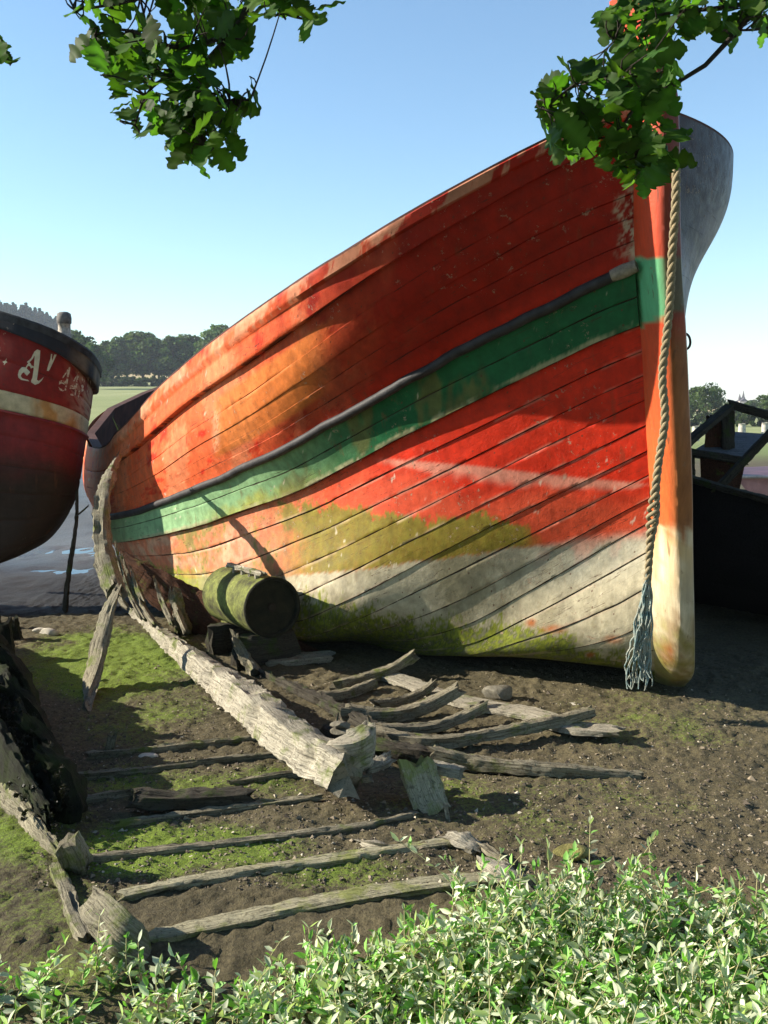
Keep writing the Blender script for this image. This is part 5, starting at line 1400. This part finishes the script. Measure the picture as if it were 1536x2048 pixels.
# ------------------------------------------------------------------ sea purslane in the foreground
def plants():
    g = np.random.default_rng(99)
    V, F, C = [], [], []
    stV, stF, stC = [], [], []
    n = 0
    def leaf(p, d_, ln, wd, col):
        d_ = d_ / np.linalg.norm(d_); s_ = np.cross(d_, g.normal(size=3) * .5 + np.array((0, 0, 1.0))); s_ /= np.linalg.norm(s_) + 1e-9
        nn = np.cross(s_, d_); bend = g.uniform(-.25, .15) * ln; fold = wd * g.uniform(.1, .45)
        a = p; b = p + d_ * ln * .28 + nn * bend * .1; c = p + d_ * ln * .62 + nn * bend * .45; e = p + d_ * ln + nn * bend
        up_ = nn * fold
        return [a, b + s_ * wd * .42 + up_, b, b - s_ * wd * .42 + up_, c + s_ * wd * .46 + up_, c, c - s_ * wd * .46 + up_, e]
    LF = [(0, 2, 1, 1), (0, 3, 2, 2), (1, 2, 5, 4), (2, 3, 6, 5), (4, 5, 7, 7), (5, 6, 7, 7)]
    ymax = lambda x_: np.interp(x_, [-1.3, -1.0, -.7, -.45, -.2, .05, .3, .6, .9, 1.2, 1.6], [2.72, 2.74, 2.76, 2.76, 2.86, 2.94, 3.05, 3.13, 3.16, 3.02, 2.96])
    stems = 0
    while stems < 2100:
        x = g.uniform(-1.35, 1.75); y = g.uniform(1.75, 3.3)
        ym = float(ymax(x)) + .10 * (float(fbm(x * 3, y * 3, 1.0, 3)) - .5)
        if y > ym: continue
        dens = (.55 + .45 * float(ss(x, -.6, .4))) * (0.45 + 1.1 * float(fbm(x * 3.3, y * 3.3, 6.0, 3)))
        if g.uniform() > dens: continue
        stems += 1
        z = gz(x, y)
        h = g.uniform(.07, .24) * (0.55 + .45 * float(ss(x, -.7, .5))) * (.6 + .9 * float(fbm(x * 2.4, y * 2.4, 3.0, 3)))
        if g.uniform() < .05: h *= 1.5
        lean = g.normal(0, .35, 2) * h + np.array((.15, .0)) * h
        p0 = np.array((x, y, z - .01)); p1 = p0 + np.array((lean[0] * .35, lean[1] * .35, h * .55)); p2 = p0 + np.array((lean[0], lean[1], h))
        path = smooth_path([p0, p1, p2], 12)
        st.tube([p0, p1, p2], [.0022, .0013], 4, 6, False, col=(1, 1, 1, 1))
        pale = g.uniform(.7, 1.35)
        kk = int(h / .03) + 3
        a0 = g.uniform(0, 6.28)
        for i in range(kk):
            t = .12 + .88 * (i / (kk - 1)); q = path[int(t * 11)]
            for sgn in (0, math.pi):
                if g.uniform() < .12: continue
                a = a0 + i * 1.57 + sgn + g.normal(0, .3)
                el = g.uniform(-.1, .9) + .5 * (t > .9)
                d_ = np.array((math.cos(a) * math.cos(el), math.sin(a) * math.cos(el), math.sin(el)))
                ln = g.uniform(.022, .062) * (1.15 - .4 * t); 
                c_ = pale * g.uniform(.75, 1.2)
                col = np.array((1, 1, 1)) * c_
                r_ = g.uniform()
                if r_ < .34: col = np.array((.38, .72, .22)) * c_
                elif r_ < .24: col = np.array((1.5, 1.1, .3)) * c_
                V.extend(leaf(q, d_, ln, ln * g.uniform(.30, .46), col)); C.extend([np.r_[col, 1]] * 8)
                F.extend([tuple(v + n for v in f) for f in LF]); n += 8
    V = np.array(V); C = np.array(C)
    Ft = []
    for f in F:
        Ft.append(f[:3] if f[2] == f[3] else f)
    tot = np.array([len(f) for f in Ft]); stt = np.r_[0, np.cumsum(tot)[:-1]]
    return V, np.concatenate([np.array(f) for f in Ft]), stt, tot, C
st = MB()
pv, plo, pst, pto, pcol = plants()
M_PURS = leaf_mat("purslane_leaf", (0.64, 0.69, 0.50), (0.42, 0.56, 0.12), rough=.55, spec=.3)
ps = mesh_np("sea_purslane", pv, plo, pst, pto, M_PURS, None, True, {"Col": ("FLOAT_COLOR", pcol)})
tag(ps, "bed of pale grey-green leafy plants along the foreground", "plants", None, "stuff")
stm = st.build("stems", plain_mat("pale_stem", (0.36, 0.33, 0.17), .8, .2, 20), ps)
stm["kind"] = "stuff"

# ------------------------------------------------------------------ thin air towards the far hills
hz = bpy.data.materials.new("thin_haze"); hz.use_nodes = True
hz.node_tree.nodes.remove(hz.node_tree.nodes["Principled BSDF"])
pv_ = hz.node_tree.nodes.new("ShaderNodeVolumePrincipled")
pv_.inputs["Color"].default_value = (0.80, 0.88, 1.0, 1)
pv_.inputs["Density"].default_value = 0.0003
hz.node_tree.links.new(pv_.outputs[0], hz.node_tree.nodes["Material Output"].inputs["Volume"])
mb = MB(); mb.box((0, 1720, 33), (3300, 3700, 80)); hb = mb.build("haze", hz, None, False)
tag(hb, kind="stuff")
